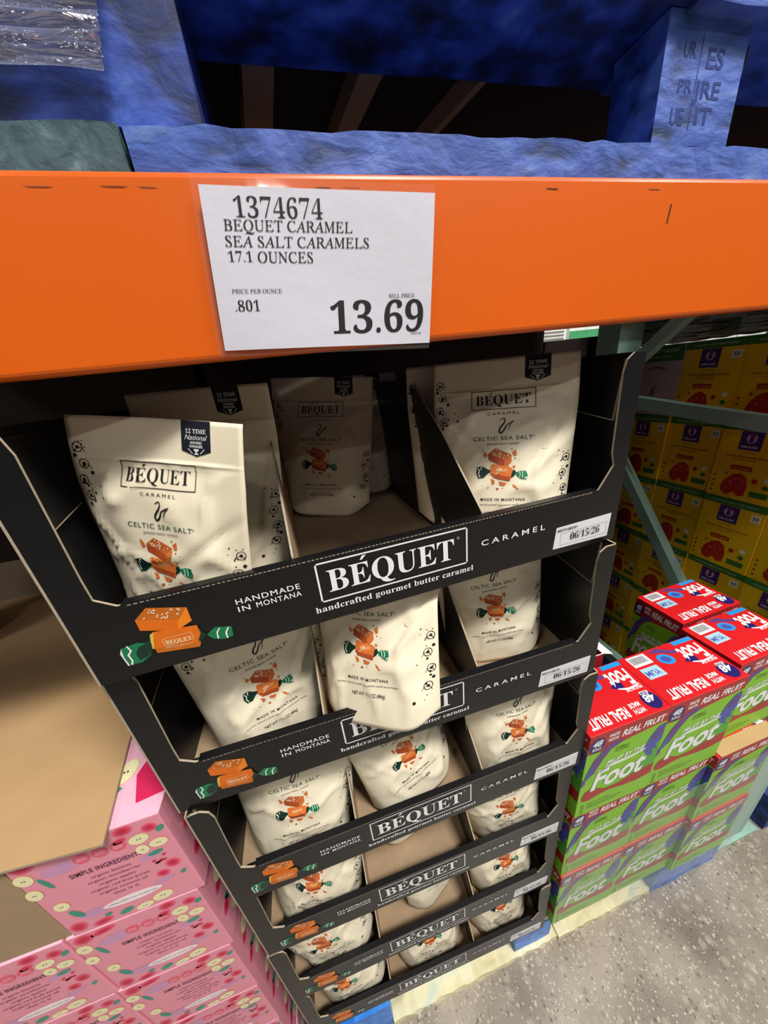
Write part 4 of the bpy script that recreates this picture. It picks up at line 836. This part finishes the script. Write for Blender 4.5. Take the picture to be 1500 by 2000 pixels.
def pink_front():
    L = []
    for v in (oval(.10, .93, .075, .06, .3), oval(.25, .95, .10, .035, .2), oval(.74, .95, .07, .045, .2), oval(.90, .90, .055, .045), oval(.68, .86, .06, .03, .3), oval(.90, .44, .055, .05), oval(.80, .36, .05, .04), oval(.08, .10, .06, .06), oval(.24, .06, .08, .035, .2)): L += v
    for v in (apple(.05, .80, .055, .06, .3), apple(.03, .62, .05, .06), apple(.80, .82, .07, .05, .2), apple(.90, .72, .065, .045, .1), apple(.78, .70, .045, .05), apple(.10, .40, .05, .05), apple(.70, .10, .08, .05, .2), apple(.55, .06, .07, .035, .2)): L += v
    for v in (leaf(.14, .70, .02, .08, .3), leaf(.96, .86, .04, .025, .7), leaf(.84, .62, .06, .025, .2), leaf(.14, .26, .03, .07, .5), leaf(.42, .08, .06, .03, .3), leaf(.30, .12, .03, .02, .3), leaf(.93, .30, .03, .02, .8)): L += v
    rng = random.Random(4)
    for i in range(7): L.append(EL(.84 + rng.uniform(-.05, .05), .54 + rng.uniform(-.05, .05), .018, .012, 'pink_red', 3, 7, .4))
    L += [EL(.28, .80, .13, .060, 'pink_lilac', 1, 16, .15), EL(.80, .60, .09, .035, 'pink_lilac', 1, 14, .2), EL(.24, .20, .10, .05, 'pink_lilac', 1, 14, .1), EL(.78, .28, .09, .03, 'pink_lilac', 1, 12, .2)]
    for i in range(3): L += [EL(.42 + i * .12, .82, .054, .048, 'pink_mid', 3, 14, .1), T('GOOD', .39 + i * .12, .82, .45 + i * .12, .016, 'pink_light', 'sansb', layer=4), T('FRUIT', .385 + i * .12, .80, .455 + i * .12, .014, 'pink_light', 'sansb', layer=4)]
    L.append(T('SIMPLE INGREDIENTS', .28, .655, .76, .045, 'pink_ink', 'sansb', 1.1))
    for i, s in enumerate(('organic bananas', 'organic strawberries', 'organic apples', 'organic red fruit puree', 'organic coconut oil', 'that is it')): L.append(T(s, .52 - len(s) * .009, .585 - i * .052, .52 + len(s) * .009, .026, 'pink_ink', 'sans'))
    L += [EL(.52, .215, .22, .045, 'pink_white', 2, 18, .02), T('nothing artificial in our smoothie melts', .34, .205, .70, .020, 'pink_ink', 'sans', layer=3)]
    return L
def pink_side():
    L = []; rng = random.Random(8)
    for i in range(6):
        L += oval(rng.uniform(.1, .9), rng.uniform(.1, .9), .06, .06); L += apple(rng.uniform(.1, .9), rng.uniform(.1, .9), .06, .08, rng.uniform(0, 3)); L += leaf(rng.uniform(.1, .9), rng.uniform(.1, .9), .03, .10, rng.uniform(-.6, .6))
    return L
def pink_top():
    L = [PG([(0, 0), (1, 0), (1, 1), (0, 1)], 'pink_light', 1)]
    L += oval(.62, .62, .07, .06, .3) + oval(.86, .70, .06, .06, .3) + apple(.62, .32, .09, .07, .6) + leaf(.45, .20, .2, .05, .1) + leaf(.42, .36, .06, .04, .2)
    L += [PG([(.72, .28), (.80, .44), (.95, .46), (.99, .12), (.80, .10)], 'pink_hot', 3), PG([(.80, .34), (.86, .42), (.94, .40), (.93, .30)], 'pink_mid', 4)]
    return L
PINK = {'carton': carton_mesh('carton', KW, KD, KH, 'pink_card', 'pink_light', .0012),
        'front_print': art_mesh('front_print', place_items(pink_front(), KW, KH), lambda x, y, l: (x, -.0002 - l, y), .00012),
        'side_print': art_mesh('side_print', place_items(pink_side(), KD, KH), lambda x, y, l: (KW + .0002 + l, x, y), .00012),
        'top_print': art_mesh('top_print', place_items(pink_top(), KW, KD), lambda x, y, l: (x, y, KH + .0002 + l), .00012)}
def pink_box(label, loc, rz=0.0):
    t = thing('pink_snack_box', label, 'box', loc, (0, 0, rz), 'pink fruit snack boxes at the left')
    for k in ('carton', 'front_print', 'side_print', 'top_print'): obj(k, PINK[k], t)
    return t
PR = ['lowest', 'second lowest', 'third lowest', 'fourth lowest', 'fifth lowest', 'topmost']
PKZ = [0.0, 0.1668, 0.3336, 0.5004, 0.6712, 0.8390]
lowz = 0.0
for i in range(6):
    z = lowz + 0.0035 + i * 0.1672
    dx = (-0.165, -0.171, -0.176, -0.180, -0.176, -0.166)[5 - i] if False else (-0.185, -0.186, -0.184, -0.182, -0.176, -0.166)[i]
    pink_box('pink fruit snack box, %s in the front stack beside the trays' % PR[i], (dx, 0.0, z), 0.0)
    pink_box('pink fruit snack box, %s in the second stack back' % PR[i], (dx + .010, 0.197, z), 0.0)
    if i < 5: pink_box('pink fruit snack box, %s in the stack at the left edge' % PR[i], (dx - KW - .004, 0.0, z), 0.0)
tag(MB().box((-0.65, 0.0, 0.0), (-0.03, 0.55, 0.0033), 'kraft').build('cardboard_pad'), 'thin cardboard pad under the pink boxes', 'cardboard')
bc = thing('brown_carton', 'plain brown carton beside the topmost pink box', 'carton', (-0.36, 0.002, 0.0035 + 5 * 0.1672))
MB().box((0, 0, 0), (0.190, 0.20, 0.165), 'kraft').build('carton', bc, bevel=.0012)
MB().box((0.09, -0.0004, 0.0), (0.0906, 0.0, 0.165), 'kraft_edge').build('seam', bc)
# big cardboard sheet lying on the top pink boxes
cs = thing('cardboard_sheet', 'large tan cardboard sheet lying on top of the pink boxes', 'cardboard', (0, 0, 1.0085))
P = [(-0.062, -0.016), (-0.085, 0.100), (-0.104, 0.22), (-0.125, 0.62), (-0.85, 0.62), (-0.85, 0.02), (-0.30, 0.0), (-0.152, -0.009)]
MB().prism(P, 'z', 0.0, 0.0035, 'kraft_sheet', 'kraft_edge').build('sheet', cs)
MB().prism([(-0.125, 0.62), (-0.85, 0.62), (-0.85, 0.624), (-0.125, 0.624)], 'z', 0.0, 0.10, 'kraft_sheet', 'kraft_edge').build('rear_flap', cs)
# red bag behind
def rounded_bag(w, d, h, key, name):
    V = []; F = []; nu, nv = 24, 12
    for j in range(nv + 1):
        v = j / nv; s = (1 - abs(2 * v - 1) ** 4.0) ** .35 * (1 - .25 * v)
        for i in range(nu):
            a = 2 * math.pi * i / nu; c, s2 = math.cos(a), math.sin(a)
            V.append((w / 2 * s * math.copysign(abs(c) ** .7, c) * (1 + .04 * math.sin(5 * a + 9 * v)), d / 2 * s * math.copysign(abs(s2) ** .8, s2), h * v))
    for j in range(nv):
        for i in range(nu): F.append((j * nu + i, j * nu + (i + 1) % nu, (j + 1) * nu + (i + 1) % nu, (j + 1) * nu + i))
    return MB().raw(V, F, key).mesh(name, smooth=True)
tag(obj('red_bag', rounded_bag(0.20, 0.14, 0.26, 'red_pouch', 'red_bag')), 'dark red bag standing on the cardboard sheet in shadow', 'bag').location = (-0.56, 0.45, 1.0125)
# dark boxes added at the back of this level where only shade shows
for i, (x0, x1, y0, z1, lab) in enumerate(((-1.5, -0.72, 0.72, 1.56, 'added dark box standing in for shade at the far left'), (-0.70, -0.02, 0.74, 1.56, 'added dark box standing in for shade left of the trays'), (0.0, 1.03, 0.74, 1.58, 'added dark box standing in for shade behind the trays'), (1.035, 1.36, 0.74, 1.472, 'low added dark box standing in for shade beside the rear rack post'))):
    t = thing('shade_box', lab, 'carton', (x0, y0, 0), group='added dark boxes at the back')
    MB().box((0, 0, 0), (x1 - x0, 0.4, z1), 'shade_box').build('carton', t, bevel=.003)
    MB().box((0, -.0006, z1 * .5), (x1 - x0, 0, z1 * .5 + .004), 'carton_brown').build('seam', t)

# ------------------------------------------------------------------ lit goods across the next aisle
sh = thing('far_shelf', 'far shelf board across the next aisle', 'shelf', (1.2, 2.05, 1.30))
MB().box((0, 0, 0), (3.4, 0.5, 0.03), 'far_white').build('board', sh)
for x in (0.02, 3.30): MB().box((x, 0.2, -1.30), (x + .08, 0.28, 0), 'pale_green_paint').build('post', sh)
for i in range(9):
    x = 1.25 + i * 0.36; hh = (0.34, 0.40, 0.30, 0.42, 0.36, 0.44, 0.32, 0.40, 0.36)[i]
    t = thing('far_carton', '%s carton on the far shelf, %s from the left' % (('white', 'green and white')[i % 2], ('first', 'second', 'third', 'fourth', 'fifth', 'sixth', 'seventh', 'eighth', 'ninth')[i]), 'carton', (x, 2.08, 1.3305), group='cartons on the far shelf')
    MB().box((0, 0, 0), (0.33, 0.36, hh), 'far_white').build('carton', t, bevel=.003)
    MB().box((0, -.0008, hh * .3), (0.33, 0, hh * .62), 'far_green' if i % 2 else 'far_white').build('label_band', t)
    for q in range(3): MB().box((0.02, -.0016, hh * (.70 + .08 * q)), (0.31, -.0009, hh * (.70 + .08 * q) + .012), 'ink_grey').build('print_line', t)
